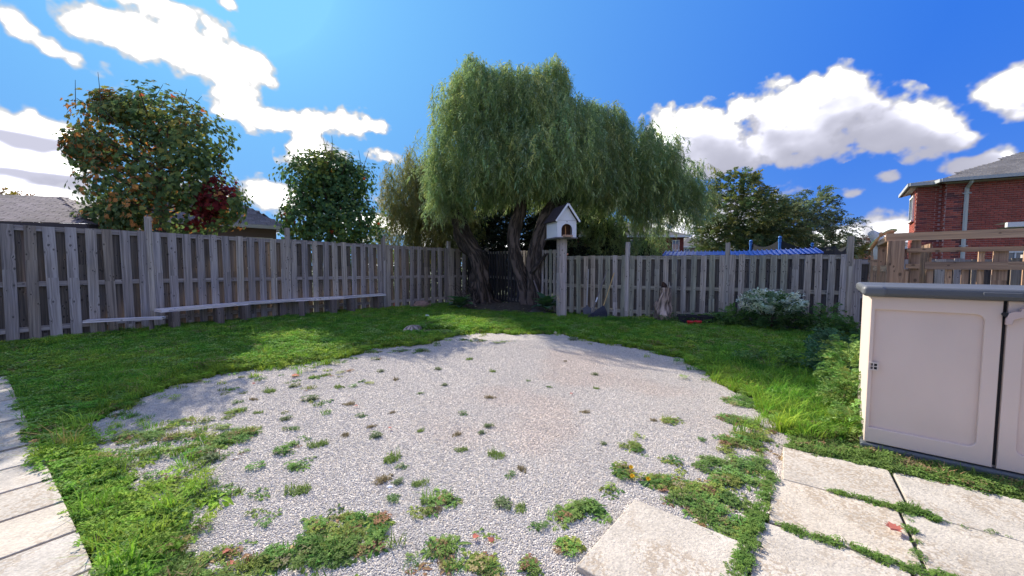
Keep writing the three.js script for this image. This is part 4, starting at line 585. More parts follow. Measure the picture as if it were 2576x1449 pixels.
// ---------- storage box ----------
{
  const c = [2.66, 2.85], U = [0.777, -0.63], N = [0.63, 0.777], base = V(...c), t = thing('storage_box', 'tall beige plastic storage box with grey lid beside the paving', 'storage box', base, Math.atan2(U[1], U[0]));
  const scuff = tex(256, 256, (u, v) => { const k = 0.93 + 0.1 * (fbm(u * 3, v * 3, 4, 71, 3) - 0.5); return [k, k * 0.995, k * 0.985]; }, true);
  const pl = std([0.75, 0.595, 0.51], { map: scuff, roughness: 0.5, bumpMap: rep(gritBump, 6), bumpScale: 0.0006 }), edge = std([0.66, 0.56, 0.5], { roughness: 0.45 }), lid = std([0.085, 0.09, 0.1], { roughness: 0.5, bumpMap: rep(gritBump, 6), bumpScale: 0.0006 }), dark = std([0.02, 0.02, 0.022]);
  // local: x along the front to the right, z toward the viewer
  mesh('body', flat([box(0.03, 1.12, 0.8, 0.015, 0.62, -0.44), box(0.03, 1.12, 0.8, 1.265, 0.62, -0.44), box(1.28, 1.12, 0.03, 0.64, 0.62, -0.84), box(1.24, 0.04, 0.78, 0.64, 0.075, -0.44)]), edge, t);
  mesh('base', new RoundedBoxGeometry(1.32, 0.07, 0.88, 2, 0.015).translate(0.64, 0.035, -0.42), std([0.1, 0.11, 0.12], { roughness: 0.6 }), t);
  function door(w) { // moulded door: raised rim round a sunk panel open to the hinge side
    const h = 1.085, s = new THREE.Shape([[0, 0], [w, 0], [w, h], [0, h]].map((p) => new THREE.Vector2(...p))), hole = new THREE.Path(), x1 = w - 0.062, y0 = 0.1, y1 = h - 0.085, r = 0.05;
    hole.moveTo(0.012, y0); hole.lineTo(x1 - r, y0); hole.absarc(x1 - r, y0 + r, r, -Math.PI / 2, 0); hole.lineTo(x1, y1 - r); hole.absarc(x1 - r, y1 - r, r, 0, Math.PI / 2); hole.lineTo(0.012, y1); s.holes.push(hole);
    return new THREE.ExtrudeGeometry(s, { depth: 0.022, bevelEnabled: true, bevelThickness: 0.006, bevelSize: 0.006, bevelSegments: 3, curveSegments: 8 });
  }
  const panel = (w) => { const g = new THREE.PlaneGeometry(w - 0.06, 0.92, 24, 24), p = g.attributes.position; for (let i = 0; i < p.count; i++) { const x = p.getX(i) / w, y = p.getY(i); p.setZ(i, 0.008 * Math.cos(x * 3) * Math.cos(y * 3) + 0.004 * (fbm(x * 3 + 5, y * 3 + w, 2, 91) - 0.5)); } g.computeVertexNormals(); return g.translate(w / 2 - 0.03, 0.55, 0.004); };
  const mk = (x, w, flip) => { const d = new THREE.Group(); d.name = 'door'; d.position.set(x, 0.085, -0.03); if (flip) { d.scale.x = -1; } t.add(d); mesh('rim', door(w), pl, d); mesh('panel', panel(w), pl, d); return d; };
  mk(0.006, 0.61, false); mk(1.275, 0.628, true);
  const L = new RoundedBoxGeometry(1.38, 0.072, 0.95, 4, 0.028).translate(0.64, 1.215, -0.41), lidG = mesh('lid', L, lid, t);
  mesh('lid_corner', new RoundedBoxGeometry(0.13, 0.075, 0.16, 4, 0.028).translate(0.01, 1.2155, 0.0), std([0.12, 0.125, 0.135], { roughness: 0.5 }), t);
  mesh('lid_grip', new RoundedBoxGeometry(0.16, 0.03, 0.012, 3, 0.005).translate(0.6, 1.215, 0.066), std([0.1, 0.105, 0.115]), t);
  const v = new THREE.Group(); v.name = 'vent'; t.add(v); v.position.set(0.03, 0.655, 0.0); const fr = [box(0.055, 0.008, 0.012, 0, 0.026, 0), box(0.055, 0.008, 0.012, 0, -0.026, 0), box(0.008, 0.044, 0.012, -0.024, 0, 0), box(0.008, 0.044, 0.012, 0.024, 0, 0), box(0.006, 0.044, 0.01, 0, 0, 0), box(0.04, 0.005, 0.01, 0, 0, 0)];
  mesh('frame', flat(fr), edge, v); mesh('opening', box(0.04, 0.044, 0.004, 0, 0, -0.004), dark, v);
  const h = new THREE.Group(); h.name = 'latch'; t.add(h); h.position.set(0.632, 1.09, 0.012);
  const s = new THREE.Shape([[0, -0.06], [0.02, -0.06], [0.025, -0.03], [0.05, -0.015], [0.085, -0.005], [0.1, 0.03], [0.085, 0.05], [0.06, 0.04], [0.055, 0.02], [0.03, 0.018], [0.01, 0.01], [0.0, -0.03]].map((p) => new THREE.Vector2(...p)));
  mesh('handle', new THREE.ExtrudeGeometry(s, { depth: 0.014, bevelEnabled: true, bevelThickness: 0.004, bevelSize: 0.004, bevelSegments: 2 }), std([0.6, 0.45, 0.4], { roughness: 0.4 }), h); mesh('pivot', new THREE.CylinderGeometry(0.014, 0.014, 0.03, 12).rotateX(Math.PI / 2).translate(-0.004, 0.0, 0), dark, h);
  mesh('gap_seal', box(0.035, 1.08, 0.02, 0.63, 0.63, -0.04), dark, t);
}

// ---------- bird feeder ----------
{
  const base = V(1.3, 10.14), t = thing('bird_feeder', 'white wooden bird house with dark roof and arched opening on a thick grey post', 'bird feeder', base, 0.3);
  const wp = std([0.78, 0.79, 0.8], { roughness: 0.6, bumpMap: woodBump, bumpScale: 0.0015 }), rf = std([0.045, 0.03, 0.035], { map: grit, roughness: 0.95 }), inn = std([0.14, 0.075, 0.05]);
  const po = mesh('post', box(0.2, 2.1, 0.2, 0, 1.05, 0, 3), wood([0.53, 0.47, 0.43]), t);
  const w = 0.53, D = 0.72, y0 = 2.12, hB = 0.42, hG = 0.36, zf = 0.3;
  mesh('floor', box(w + 0.06, 0.03, D + 0.06, 0, y0 - 0.014, zf - D / 2, 2), std([0.16, 0.15, 0.15]), t);
  const s = new THREE.Shape(); s.moveTo(-w / 2, 0); s.lineTo(w / 2, 0); s.lineTo(w / 2, hB); s.lineTo(0, hB + hG); s.lineTo(-w / 2, hB); const a = new THREE.Path(); a.moveTo(-0.15, 0.02); a.lineTo(0.15, 0.02); a.lineTo(0.15, 0.19); a.absarc(0, 0.19, 0.15, 0, Math.PI); a.lineTo(-0.15, 0.02); s.holes.push(a);
  const front = mesh('front_wall', new THREE.ExtrudeGeometry(s, { depth: 0.022, bevelEnabled: false, curveSegments: 16 }), wp, t); front.position.set(0, y0, zf - 0.02);
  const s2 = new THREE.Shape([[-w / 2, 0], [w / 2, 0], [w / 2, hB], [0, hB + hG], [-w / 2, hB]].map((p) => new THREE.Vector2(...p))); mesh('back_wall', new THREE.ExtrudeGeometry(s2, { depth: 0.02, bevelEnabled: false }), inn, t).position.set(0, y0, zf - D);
  for (const k of [-1, 1]) { mesh('side_wall', box(0.02, hB, D - 0.045, k * (w / 2 - 0.0125), y0 + hB / 2, zf - D / 2), wp, t); }
  mesh('gable_trim', box(w - 0.03, 0.008, 0.006, 0, y0 + hB + 0.004, zf + 0.006), std([0.45, 0.45, 0.46]), t);
  const th = Math.atan2(hG, w / 2), len = Math.hypot(w / 2, hG) + 0.1;
  for (const k of [-1, 1]) { const g = box(len, 0.025, D + 0.12, 0, 0, 0, k), m = mesh('roof_panel', g, rf, t); m.position.set(k * (w / 4 + 0.02), y0 + hB + hG / 2 + 0.0, zf - D / 2); m.rotation.z = -k * th; m.position.y += 0.0; m.position.x += k * 0.012; m.position.y += 0.012; const b = mesh('bargeboard', box(len, 0.045, 0.018), wp, t); b.position.copy(m.position); b.position.z = zf + 0.075; b.rotation.z = -k * th; }
  mesh('perch', flat([new THREE.CylinderGeometry(0.012, 0.012, 0.26, 8).translate(0.0, y0 + 0.15, zf - 0.08)]), std([0.55, 0.27, 0.1]), t); mesh('ledge', box(0.22, 0.05, 0.16, 0.0, y0 + 0.03, zf + 0.04, 6), wood([0.55, 0.36, 0.24]), t);
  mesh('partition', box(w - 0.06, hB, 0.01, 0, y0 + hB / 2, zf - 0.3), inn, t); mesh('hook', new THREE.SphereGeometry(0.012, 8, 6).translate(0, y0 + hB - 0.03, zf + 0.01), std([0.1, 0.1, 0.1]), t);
}

// ---------- tools, stump and small things along the back fence ----------
const stick = (a, b, r0, r1, m, name, t) => mesh(name, tube([a, a.clone().lerp(b, 0.5), b], [r0, r1], 4, 8), m, t);
{
  const pale = std([0.42, 0.4, 0.38]), steel = std([0.1, 0.105, 0.13], { roughness: 0.5, metalness: 0.3 }), lo = at(1476, 768, 10.42), hi = at(1480, 677, 10.6), tip = at(1477, 793, 10.35), t = thing('shovel', 'square shovel with pale straight handle leaning on the back fence', 'shovel', [lo.x, tip.y, lo.z]), l = (v) => v.clone().sub(t.position);
  stick(l(lo), l(hi), 0.017, 0.016, pale, 'handle', t); const s = new THREE.Shape([[-0.1, 0], [0.1, 0], [0.115, 0.2], [0.04, 0.22], [0.02, 0.27], [-0.02, 0.27], [-0.04, 0.22], [-0.115, 0.2]].map((p) => new THREE.Vector2(...p))), g = new THREE.ExtrudeGeometry(s, { depth: 0.006, bevelEnabled: true, bevelThickness: 0.002, bevelSize: 0.002, bevelSegments: 1 }); const b = mesh('blade', g, steel, t); b.position.copy(l(tip)); b.rotation.x = -0.15;
}
{
  const a = at(1486, 795, 10.0), b = at(1527, 680, 10.36), t = thing('hoe', 'dark handled tool with white grip leaning crossed beside the leaf rake', 'garden tool', a), l = (v) => v.clone().sub(a);
  stick(l(a), l(b), 0.015, 0.014, std([0.2, 0.18, 0.17]), 'handle', t); stick(l(a.clone().lerp(b, 0.3)), l(a.clone().lerp(b, 0.4)), 0.019, 0.019, std([0.75, 0.75, 0.75]), 'grip', t); const m = mesh('blade', box(0.14, 0.03, 0.09), std([0.1, 0.1, 0.1]), t); m.rotation.y = 0.5;
}
{
  const nk = at(1518, 769, 10.1), b = at(1545, 686, 10.25), a = at(1503, 800, 9.95), t = thing('leaf_rake', 'black plastic fan leaf rake with yellow wooden handle standing on its tines', 'rake', a), l = (v) => v.clone().sub(a);
  stick(l(nk), l(b), 0.015, 0.014, std([0.6, 0.4, 0.17]), 'handle', t); const dk = std([0.02, 0.021, 0.035], { roughness: 0.5 }), N = l(nk);
  for (let i = 0; i < 15; i++) { const s = i / 14 - 0.5, e = new THREE.Vector3(-0.02 + s * 0.5, 0.015, 0.03 + 0.06 * Math.cos(s * 3)); mesh('tine', tube([N, N.clone().lerp(e, 0.5).add(new THREE.Vector3(s * 0.06, 0, 0.03)), e], [0.012, 0.013], 6, 5), dk, t); }
  mesh('brace', tube([N.clone().lerp(new THREE.Vector3(-0.24, 0, 0.04), 0.55), N.clone().lerp(new THREE.Vector3(0, 0, 0.1), 0.6), N.clone().lerp(new THREE.Vector3(0.2, 0, 0.04), 0.55)], [0.014, 0.014], 8, 6), dk, t); mesh('web', poly([N, new THREE.Vector3(-0.2, 0.1, 0.03), new THREE.Vector3(-0.02, 0.08, 0.06), new THREE.Vector3(0.17, 0.1, 0.03)]), std([0.02, 0.021, 0.035], { side: THREE.DoubleSide }), t);
}
{
  const base = ground(1668, 809), t = thing('tree_stump', 'short broken tree trunk with rough pale bark standing before the back fence', 'stump', base), bk = std([2.3, 2.0, 1.8], { map: barkMap, bumpMap: barkBump, bumpScale: 0.03, roughness: 0.95 });
  const S = (x, y) => new THREE.Vector3(x, y, 0);
  mesh('trunk', tube([S(-0.04, -0.03), S(-0.03, 0.25), S(0.0, 0.5), S(0.05, 0.72), S(0.05, 0.86)], [0.23, 0.225, 0.19, 0.15, 0.12], 26, 24, 0.3, 17), bk, t);
  mesh('split_wood', flat([tube([S(0.0, 0.8), S(0.0, 0.9), S(-0.03, 0.99)], [0.08, 0.065, 0.015], 6, 8, 0.5, 3)]), std([0.4, 0.2, 0.1], { map: barkMap }), t); mesh('sliver', tube([S(0.14, 0.45), S(0.15, 0.75), S(0.12, 1.0)], [0.02, 0.035, 0.006], 6, 6, 0.3, 4), std([0.5, 0.42, 0.33]), t);
}
{
  const a = ground(1706, 815), b = ground(1790, 819), base = a.clone().lerp(b, 0.5), t = thing('planter_box', 'long black plastic planter box at the foot of the back fence', 'planter', base, Math.atan2(-(b.z - a.z), b.x - a.x)), L = a.distanceTo(b), dk = std([0.012, 0.013, 0.022], { roughness: 0.5 });
  mesh('side', flat([box(L, 0.2, 0.02, 0, 0.1, 0.12), box(L, 0.2, 0.02, 0, 0.1, -0.12), box(0.02, 0.2, 0.22, -L / 2 + 0.01, 0.1, 0), box(0.02, 0.2, 0.22, L / 2 - 0.01, 0.1, 0)]), dk, t); mesh('rim', flat([box(L + 0.04, 0.025, 0.03, 0, 0.213, 0.13), box(L + 0.04, 0.025, 0.03, 0, 0.213, -0.13), box(0.03, 0.025, 0.23, -L / 2, 0.213, 0), box(0.03, 0.025, 0.23, L / 2, 0.213, 0)]), dk, t); mesh('soil', box(L - 0.05, 0.02, 0.2, 0, 0.16, 0), std([0.04, 0.03, 0.02]), t); mesh('foot', flat([box(0.05, 0.03, 0.2, -L / 2 + 0.08, -0.005, 0), box(0.05, 0.03, 0.2, L / 2 - 0.08, -0.005, 0)]), dk, t);
}
{
  const p = ground(1746, 822), t = thing('plastic_tray', 'pair of bright red plastic cups joined in a tray before the black planter', 'tray', p), red = std([0.75, 0.03, 0.035], { roughness: 0.35 });
  for (const x of [-0.085, 0.085]) mesh('cup', new THREE.LatheGeometry([[0.001, 0.01], [0.055, 0.01], [0.075, 0.12], [0.083, 0.12], [0.083, 0.135], [0.07, 0.135], [0.052, 0.03], [0.001, 0.03]].map(([a, b]) => new THREE.Vector2(a, b)), 20).translate(x, 0, 0), red, t); mesh('tray', new RoundedBoxGeometry(0.36, 0.02, 0.18, 2, 0.008).translate(0, 0.008, 0), red, t);
}
function rock(name, label, cat, p, sx, sy, sz, seed, m) { const g = new THREE.IcosahedronGeometry(1, 4), q = g.attributes.position, v = new THREE.Vector3(); for (let i = 0; i < q.count; i++) { v.fromBufferAttribute(q, i); const k = 0.78 + 0.5 * fbm(v.x * 1.6 + seed, v.y * 1.6 + v.z * 1.3, 4, seed); q.setXYZ(i, v.x * k * sx, Math.max(-0.25, v.y * k) * sy, v.z * k * sz); } g.computeVertexNormals(); const o = mesh(name, g, m); o.position.copy(p); return tag(o, label, cat); }
rock('rock', 'pinkish rounded rock in the grass at the foot of the tall fence', 'rock', ground(1060, 771, 0.05), 0.3, 0.19, 0.2, 5, std([0.42, 0.27, 0.22], { map: grit, bumpMap: gritBump, bumpScale: 0.01 }));
rock('rock', 'grey and white stone on the lawn beside the bare dark patch', 'rock', ground(1038, 833, 0.05), 0.2, 0.13, 0.14, 12, std([0.4, 0.37, 0.36], { map: barkMap, bumpMap: gritBump, bumpScale: 0.02 }).clone()).material.color.setRGB(2.6, 2.5, 2.5);
rock('bare_earth', null, null, ground(1100, 833), 0.42, 0.012, 0.2, 8, std([1, 0.9, 0.85], { map: soilMap, roughness: 1 })).userData.kind = 'structure';
tag(mesh('ball', new THREE.SphereGeometry(0.034, 20, 14).translate(0, 0.034, 0), std([0.55, 0.5, 0.3], { map: grit })), 'small pale yellowish ball at the far edge of the gravel', 'ball').position.copy(ground(1397, 842));
rock('crumpled_paper', 'small crumpled white scrap lying on the lawn near the pink rock', 'litter', ground(1074, 796, 0.06), 0.07, 0.045, 0.05, 21, std([0.8, 0.8, 0.8]));
rock('crumpled_paper', 'crumpled white scrap lying on the near gravel among weed tufts', 'litter', ground(981, 1226), 0.022, 0.014, 0.014, 26, std([0.85, 0.85, 0.87]));
{ const p = V(0.78, 11.0, 0.05), m = mesh('flat_stone', new RoundedBoxGeometry(0.5, 0.05, 0.3, 2, 0.02), std([0.2, 0.17, 0.17], { map: grit, bumpMap: gritBump, bumpScale: 0.01 })); m.position.copy(p); m.rotation.set(0.25, -0.4, -0.12); tag(m, 'flat grey paving stone lying tilted in the leaf litter left of the feeder', 'stone'); }
{ const m = mesh('plank', beam(V(0.98, 11.5, 0.1), V(0.66, 11.7, 0.95), 0.1, 0.03, new THREE.Vector3(0, 0, 1)), wood([0.3, 0.26, 0.27])); tag(m, 'dark loose plank leaning on the right willow trunk behind the hosta', 'plank'); }
tag(mesh('bed_edging', tube([[-1.35, 11.42], [-0.6, 11.15], [0.2, 10.95], [0.95, 10.62]].map(([x, d]) => V(x, d, 0.035)), [0.018, 0.018], 20, 6), std([0.015, 0.015, 0.018], { roughness: 0.5 })), 'black plastic edging strip between the lawn and the willow bed', 'edging');
{ const base = V(-1.55, 13.0), t = thing('branch_pile', 'tangle of bare twisted branches heaped against the left willow trunk', 'branches', base), r = mulberry(55), m = bark([1.3, 1.2, 1.15]); for (let i = 0; i < 18; i++) { const a = new THREE.Vector3((r() - 0.5) * 0.5 + 0.2, 0, (r() - 0.5) * 0.4), b = new THREE.Vector3((r() - 0.6) * 0.9, 0.25 + r() * 0.55, (r() - 0.5) * 0.4), c = b.clone().add(new THREE.Vector3((r() - 0.5) * 0.5, (r() - 0.4) * 0.25, (r() - 0.5) * 0.3)); mesh('branch', tube([a, a.clone().lerp(b, 0.5).add(new THREE.Vector3((r() - 0.5) * 0.2, 0.05, 0.05)), b, c], [0.02 + r() * 0.015, 0.014, 0.005], 8, 5), m, t); } }
// ---------- grass ----------
const grassM = leafMat([1, 1, 1], 0.4, { roughness: 0.92, specularIntensity: 0.25 });
function tuftGeo(seed, n, rad, h, lean) {
  const r = mulberry(seed), v = [];
  for (let i = 0; i < n; i++) { const a = r() * 6.28, q = rad * Math.sqrt(r()), x = Math.cos(a) * q, z = Math.sin(a) * q, b = r() * 6.28, H = h * (0.5 + 0.8 * r()), l = lean * H * (0.3 + r()), w = 0.0022 + 0.0016 * r(), c = Math.cos(b), s = Math.sin(b), p0 = [x - s * w, 0, z + c * w], p1 = [x + s * w, 0, z - c * w], m0 = [x + c * l * 0.35 - s * w * 0.8, H * 0.6, z + s * l * 0.35 + c * w * 0.8], m1 = [x + c * l * 0.35 + s * w * 0.8, H * 0.6, z + s * l * 0.35 - c * w * 0.8], t = [x + c * l, H * (1 - 0.25 * lean * 0.5), z + s * l]; v.push(p0, p1, m1, p0, m1, m0, m0, m1, t); }
  return triGeo(v);
}
function rosetteGeo(seed, n, l, w, flatness) { const r = mulberry(seed), v = []; for (let i = 0; i < n; i++) { const a = i * 2.4 + r() * 0.6, e = (1 - flatness) * (0.3 + r() * 0.9), q = r() * 0.03; v.push(...quadLeaf(l * (0.6 + 0.6 * r()), w * (0.7 + 0.5 * r()), a, e, [Math.cos(a) * q, 0.004 + r() * 0.012, Math.sin(a) * q], 0.55)); } return triGeo(v); }
function cloverGeo(seed, n) { const r = mulberry(seed), v = []; for (let i = 0; i < n; i++) { const a = r() * 6.28, q = 0.055 * Math.sqrt(r()), h = 0.018 + 0.03 * r(), x = Math.cos(a) * q, z = Math.sin(a) * q, s = 0.013 + 0.007 * r(), b = r() * 6; for (let k = 0; k < 3; k++) v.push(...quadLeaf(s, s * 0.8, b + k * 2.09, 0.25 * (r() - 0.3), [x, h, z], 0.2)); } return triGeo(v); }
const tufts = [tuftGeo(1, 26, 0.055, 0.065, 0.7), tuftGeo(2, 26, 0.055, 0.06, 0.9), tuftGeo(3, 24, 0.05, 0.08, 0.8)], longTuft = tuftGeo(4, 26, 0.05, 0.17, 1.0), rosettes = [rosetteGeo(5, 12, 0.055, 0.02, 0.7), rosetteGeo(6, 16, 0.04, 0.014, 0.55), rosetteGeo(7, 9, 0.07, 0.026, 0.75)], clovers = [cloverGeo(8, 20), cloverGeo(9, 24)];
const lists = new Map([...tufts, longTuft, ...rosettes, ...clovers].map((g) => [g, []])), weedL = new Map([...tufts, ...rosettes, ...clovers].map((g) => [g, []]));
{
  const r = mulberry(404), add = (L, g, x, d, s, c, y = 0) => L.get(g).push([M4(V(x, d, y), E(0, r() * 6.28, 0), new THREE.Vector3(s, s * (0.8 + 0.4 * r()) * (L === weedL ? 0.7 : 1), s)), c]);
  const GR = [[0.085, 0.255, 0.024], [0.13, 0.32, 0.028], [0.21, 0.38, 0.034], [0.3, 0.42, 0.045]];
  for (let i = 0; i < 330000; i++) {
    const d = 0.9 + 14.4 * r() ** 1.25, x = (r() * 2 - 1) * Math.min(11, 1 + d * 1.42);
    if (!inside(YARD, x, d)) continue;
    const dens = d < 3.5 ? 1 : d < 7 ? 0.75 : 0.5; if (r() > dens) continue;
    const e = edgeDist(YARD, x, d); if (e < 0.06 && d > 4) continue;
    const gs = gravelS(x, d); if (gs > -0.015 && (gs > 0.6 || r() > 0.14 * Math.exp(-gs / (x < -0.8 ? 0.2 : 0.09)) * (fbm(x * 5, d * 5, 2, 33) > 0.5 ? 1 : 0.15))) continue;
    if (onPatio(x, d, 0.0) || onPath(x, d, 0.08 * vnoise(x * 5, d * 5, 4) - 0.06 * sstep(0.3, 1.6, pathUV(x, d)[0]) * sstep(4.6, 3.4, pathUV(x, d)[0])) || inside(LONE, x, d)) continue;
    if (inside(BED, x, d) && edgeDist(BED, x, d) > 0.12 * r() + 0.03) continue;
    const bare = Math.hypot((x + 1.62) / 0.5, (d - 8.2) / 0.28); if (bare < 0.8 + 0.4 * r() || Math.hypot(x + 2.13, d - 8.1) < 0.3 || Math.hypot(x + 3.1, d - 12.9) < 0.4) continue;
    const m = fbm(x * 1.1 + 20, d * 1.1, 3, 95), near = sstep(-0.5, -0.05, gs), kind = r();
    const c0 = GR[Math.min(3, Math.floor(r() * 2.2 + m * 2.4 + near * 0.9 - 0.2))], c = vary(r() < 0.04 ? [0.32, 0.28, 0.1] : c0, r, 0.42);
    const right = x > 1.8 && d < 5.5 ? 1 : 0, front = x > -1.6 && d < 3 ? 1 : 0, thin = near > 0.5 ? 0.72 : 1;
    if (front) { add(lists, r() < 0.75 ? rosettes[Math.floor(r() * 3)] : r() < 0.6 ? clovers[0] : tufts[1], x, d, 0.7 + 0.5 * r(), vary(r() < 0.12 ? [0.4, 0.27, 0.14] : [0.18, 0.28, 0.06], r, 0.35)); continue; }
    if (kind < (m > 0.5 ? 0.55 : 0.3)) add(lists, r() < 0.5 ? clovers[Math.floor(r() * 2)] : rosettes[Math.floor(r() * 3)], x, d, (0.9 + 0.8 * r()) * thin * (d > 5 ? 1.25 : 1), r() < 0.2 ? vary([0.26, 0.4, 0.1], r, 0.3) : c, 0.012);
    else if (right && kind > 0.86) add(lists, longTuft, x, d, 0.55 + 0.5 * r(), c);
    else if (kind > 0.985 && d < 6) add(lists, longTuft, x, d, 0.6 + 0.5 * r(), c);
    else add(lists, tufts[Math.floor(r() * 3)], x, d, (0.75 + 0.65 * r()) * (right ? 1.1 : pathUV(x, d)[1] > -0.5 ? 0.55 : 1) * thin * (0.75 + 0.6 * m), c);
  }
  // mats of weeds on the gravel: [X, Y, half width, half depth] in the survey photograph
  const mats = [[310, 1140, 70, 20], [290, 1205, 90, 28], [420, 1250, 200, 48], [560, 1262, 70, 40], [330, 1330, 230, 50], [240, 1300, 110, 90], [480, 1345, 110, 35], [420, 1420, 260, 40], [690, 1330, 60, 35], [880, 1340, 110, 45], [830, 1400, 190, 50], [600, 1425, 170, 40], [1110, 1258, 48, 20], [1000, 1390, 150, 45], [1090, 1382, 60, 35], [1210, 1325, 60, 40], [1200, 1430, 220, 25], [1340, 1405, 60, 35], [1425, 1310, 42, 25], [1525, 1235, 62, 30], [1480, 1300, 60, 34], [1430, 1400, 60, 50], [1100, 1440, 400, 25],
    [1880, 1135, 80, 36], [1850, 1190, 95, 35], [1760, 1225, 110, 40], [1830, 1270, 90, 45], [1720, 1285, 90, 35], [1790, 1330, 80, 35], [1850, 1345, 40, 40], [1660, 1215, 40, 22], [1570, 1188, 36, 20], [1700, 1157, 42, 11], [1640, 1150, 20, 9], [1600, 1110, 30, 11], [1590, 1128, 26, 9], [1840, 1062, 58, 20], [1690, 1060, 20, 9], [1870, 1010, 50, 18], [1900, 1090, 60, 25],
    [600, 1107, 62, 20], [690, 1178, 48, 20], [300, 1060, 90, 22], [430, 1020, 90, 16], [560, 985, 80, 14], [700, 950, 110, 9], [860, 905, 110, 8], [1010, 885, 120, 7], [1230, 858, 110, 7], [760, 1270, 50, 18], [700, 1215, 45, 15], [560, 1040, 60, 9], [330, 1100, 80, 18], [1270, 1345, 120, 30], [950, 1300, 120, 25], [360, 1170, 160, 60], [480, 1090, 170, 60], [620, 1160, 200, 70], [520, 1230, 260, 60], [750, 1060, 200, 60], [820, 960, 200, 30], [1000, 1340, 300, 60], [640, 1360, 300, 60], [1500, 1380, 90, 60]];
  for (const [k, [X, Y, a, b]] of mats.entries()) {
    const sparse = k < 8 ? 0.3 : k > 58 ? 0.08 : k > 40 ? 0.42 : [15, 19, 51, 52].includes(k) ? 0.45 : 1, c = ground(X, Y), ex = ground(X + a, Y).x - c.x, f = -ground(X, Y - b).z, n0 = -ground(X, Math.min(Y + b, 1470)).z, ed = (f - n0) / 2, cd = (f + n0) / 2, n = Math.min(2600, ex * ed * 2900 * sparse);
    const hue = hash(k, 3, 1), olive = hash(k, 4, 1);
    for (let i = 0; i < n; i++) {
      const th = r() * 6.28, q = Math.sqrt(r()), x = c.x + Math.cos(th) * q * ex, d = cd + Math.sin(th) * q * ed; if (onPatio(x, d, -0.015) || inside(LONE, x, d) || onPath(x, d, -0.03)) continue;
      const h = fbm(x * 6.5 + 3, d * 6.5, 3, 97); if (h < 0.455 + 0.2 * q ** 3 + (sparse < 0.2 ? 0.15 : k < 8 ? 0.06 : sparse < 1 ? 0.09 : 0) - 0.04 * (k >= 23 && k < 29)) continue;
      const hh = fbm(x * 2.1, d * 2.1, 2, 99), dry = r() < 0.14 + 0.3 * (h < 0.53), col = dry ? (r() < 0.4 ? [0.42, 0.34, 0.17] : [0.34, 0.2, 0.11]) : r() < hh * 0.6 ? [0.13, 0.27, 0.05] : olive > 0.5 ? [0.26, 0.32, 0.065] : [0.19, 0.3, 0.07];
      const g = r() < 0.62 ? rosettes[Math.floor(r() * 3)] : r() < 0.5 + 0.4 * hue ? clovers[Math.floor(r() * 2)] : tufts[Math.floor(r() * 3)];
      add(weedL, g, x, d, (0.5 + 0.55 * r()) * (dry ? 0.8 : 1), vary(col, r, 0.35), 0.004);
    }
  }
  // weeds in the joints of the paving
  for (const [a0, b0, a1, b1, n, s] of [[0.28, 0.565, 0.62, 0.57, 60, 0.5], [0.08, 1.13, 0.75, 1.14, 95, 0.5], [0.6, 0.5, 0.61, 1.1, 26, 0.4], [0.6, 0.52, 0.72, 0.6, 30, 0.7], [0.0, -0.03, 2.0, -0.05, 360, 0.7], [-0.02, 0.55, -0.02, 1.9, 160, 0.6], [0.75, 1.13, 1.5, 1.14, 40, 0.4], [0.62, 0.565, 1.6, 0.57, 30, 0.3]]) for (let i = 0; i < n; i++) { const t = r(), a = lerp(a0, a1, t) + (r() - 0.5) * 0.035, b = lerp(b0, b1, t) + (r() - 0.5) * 0.05; add(weedL, r() < 0.5 ? clovers[0] : r() < 0.7 ? rosettes[Math.floor(r() * 3)] : tufts[0], PO[0] + PA[0] * a + PB[0] * b, PO[1] + PA[1] * a + PB[1] * b, s * (0.6 + 0.6 * r()), vary([0.15, 0.26, 0.045], r, 0.35), b0 < 0 ? 0.01 : 0.03); }
  for (let i = 0; i < 150; i++) { const j = Math.floor(r() * 9), a = j * 0.43 - 0.3 + 0.0 + (r() - 0.5) * 0.02, b = 0.6 * r() ** 1.5; add(weedL, r() < 0.6 ? tufts[0] : rosettes[1], EA[0] + ED[0] * a + EN[0] * b, EA[1] + ED[1] * a + EN[1] * b, 0.25 + 0.35 * r(), vary(r() < 0.4 ? [0.26, 0.2, 0.11] : [0.16, 0.22, 0.05], r, 0.3), 0.03); }
  const gnames = new Map([[longTuft, 'long_grass'], ...rosettes.map((g) => [g, 'lawn_weeds']), ...clovers.map((g) => [g, 'lawn_clover'])]);
  const lawn = thing('lawn', null, null); tag(lawn, 'green grass with clover and broad leaved weeds covering the yard round the gravel', 'grass', null, 'stuff');
  for (const [g, l] of lists) if (l.length) instanced(gnames.get(g) ?? 'grass', g, grassM, l, lawn, 'stuff');
  const weeds = thing('ground_cover', null, null); tag(weeds, 'patchy mats of low weeds spreading over the near gravel and paving joints', 'weeds', null, 'stuff');
  for (const [g, l] of weedL) if (l.length) instanced(gnames.get(g) ?? 'grass', g, grassM, l, weeds, 'stuff');
  console.log('tufts', [...lists.values()].reduce((a, l) => a + l.length, 0), 'weeds', [...weedL.values()].reduce((a, l) => a + l.length, 0));
}
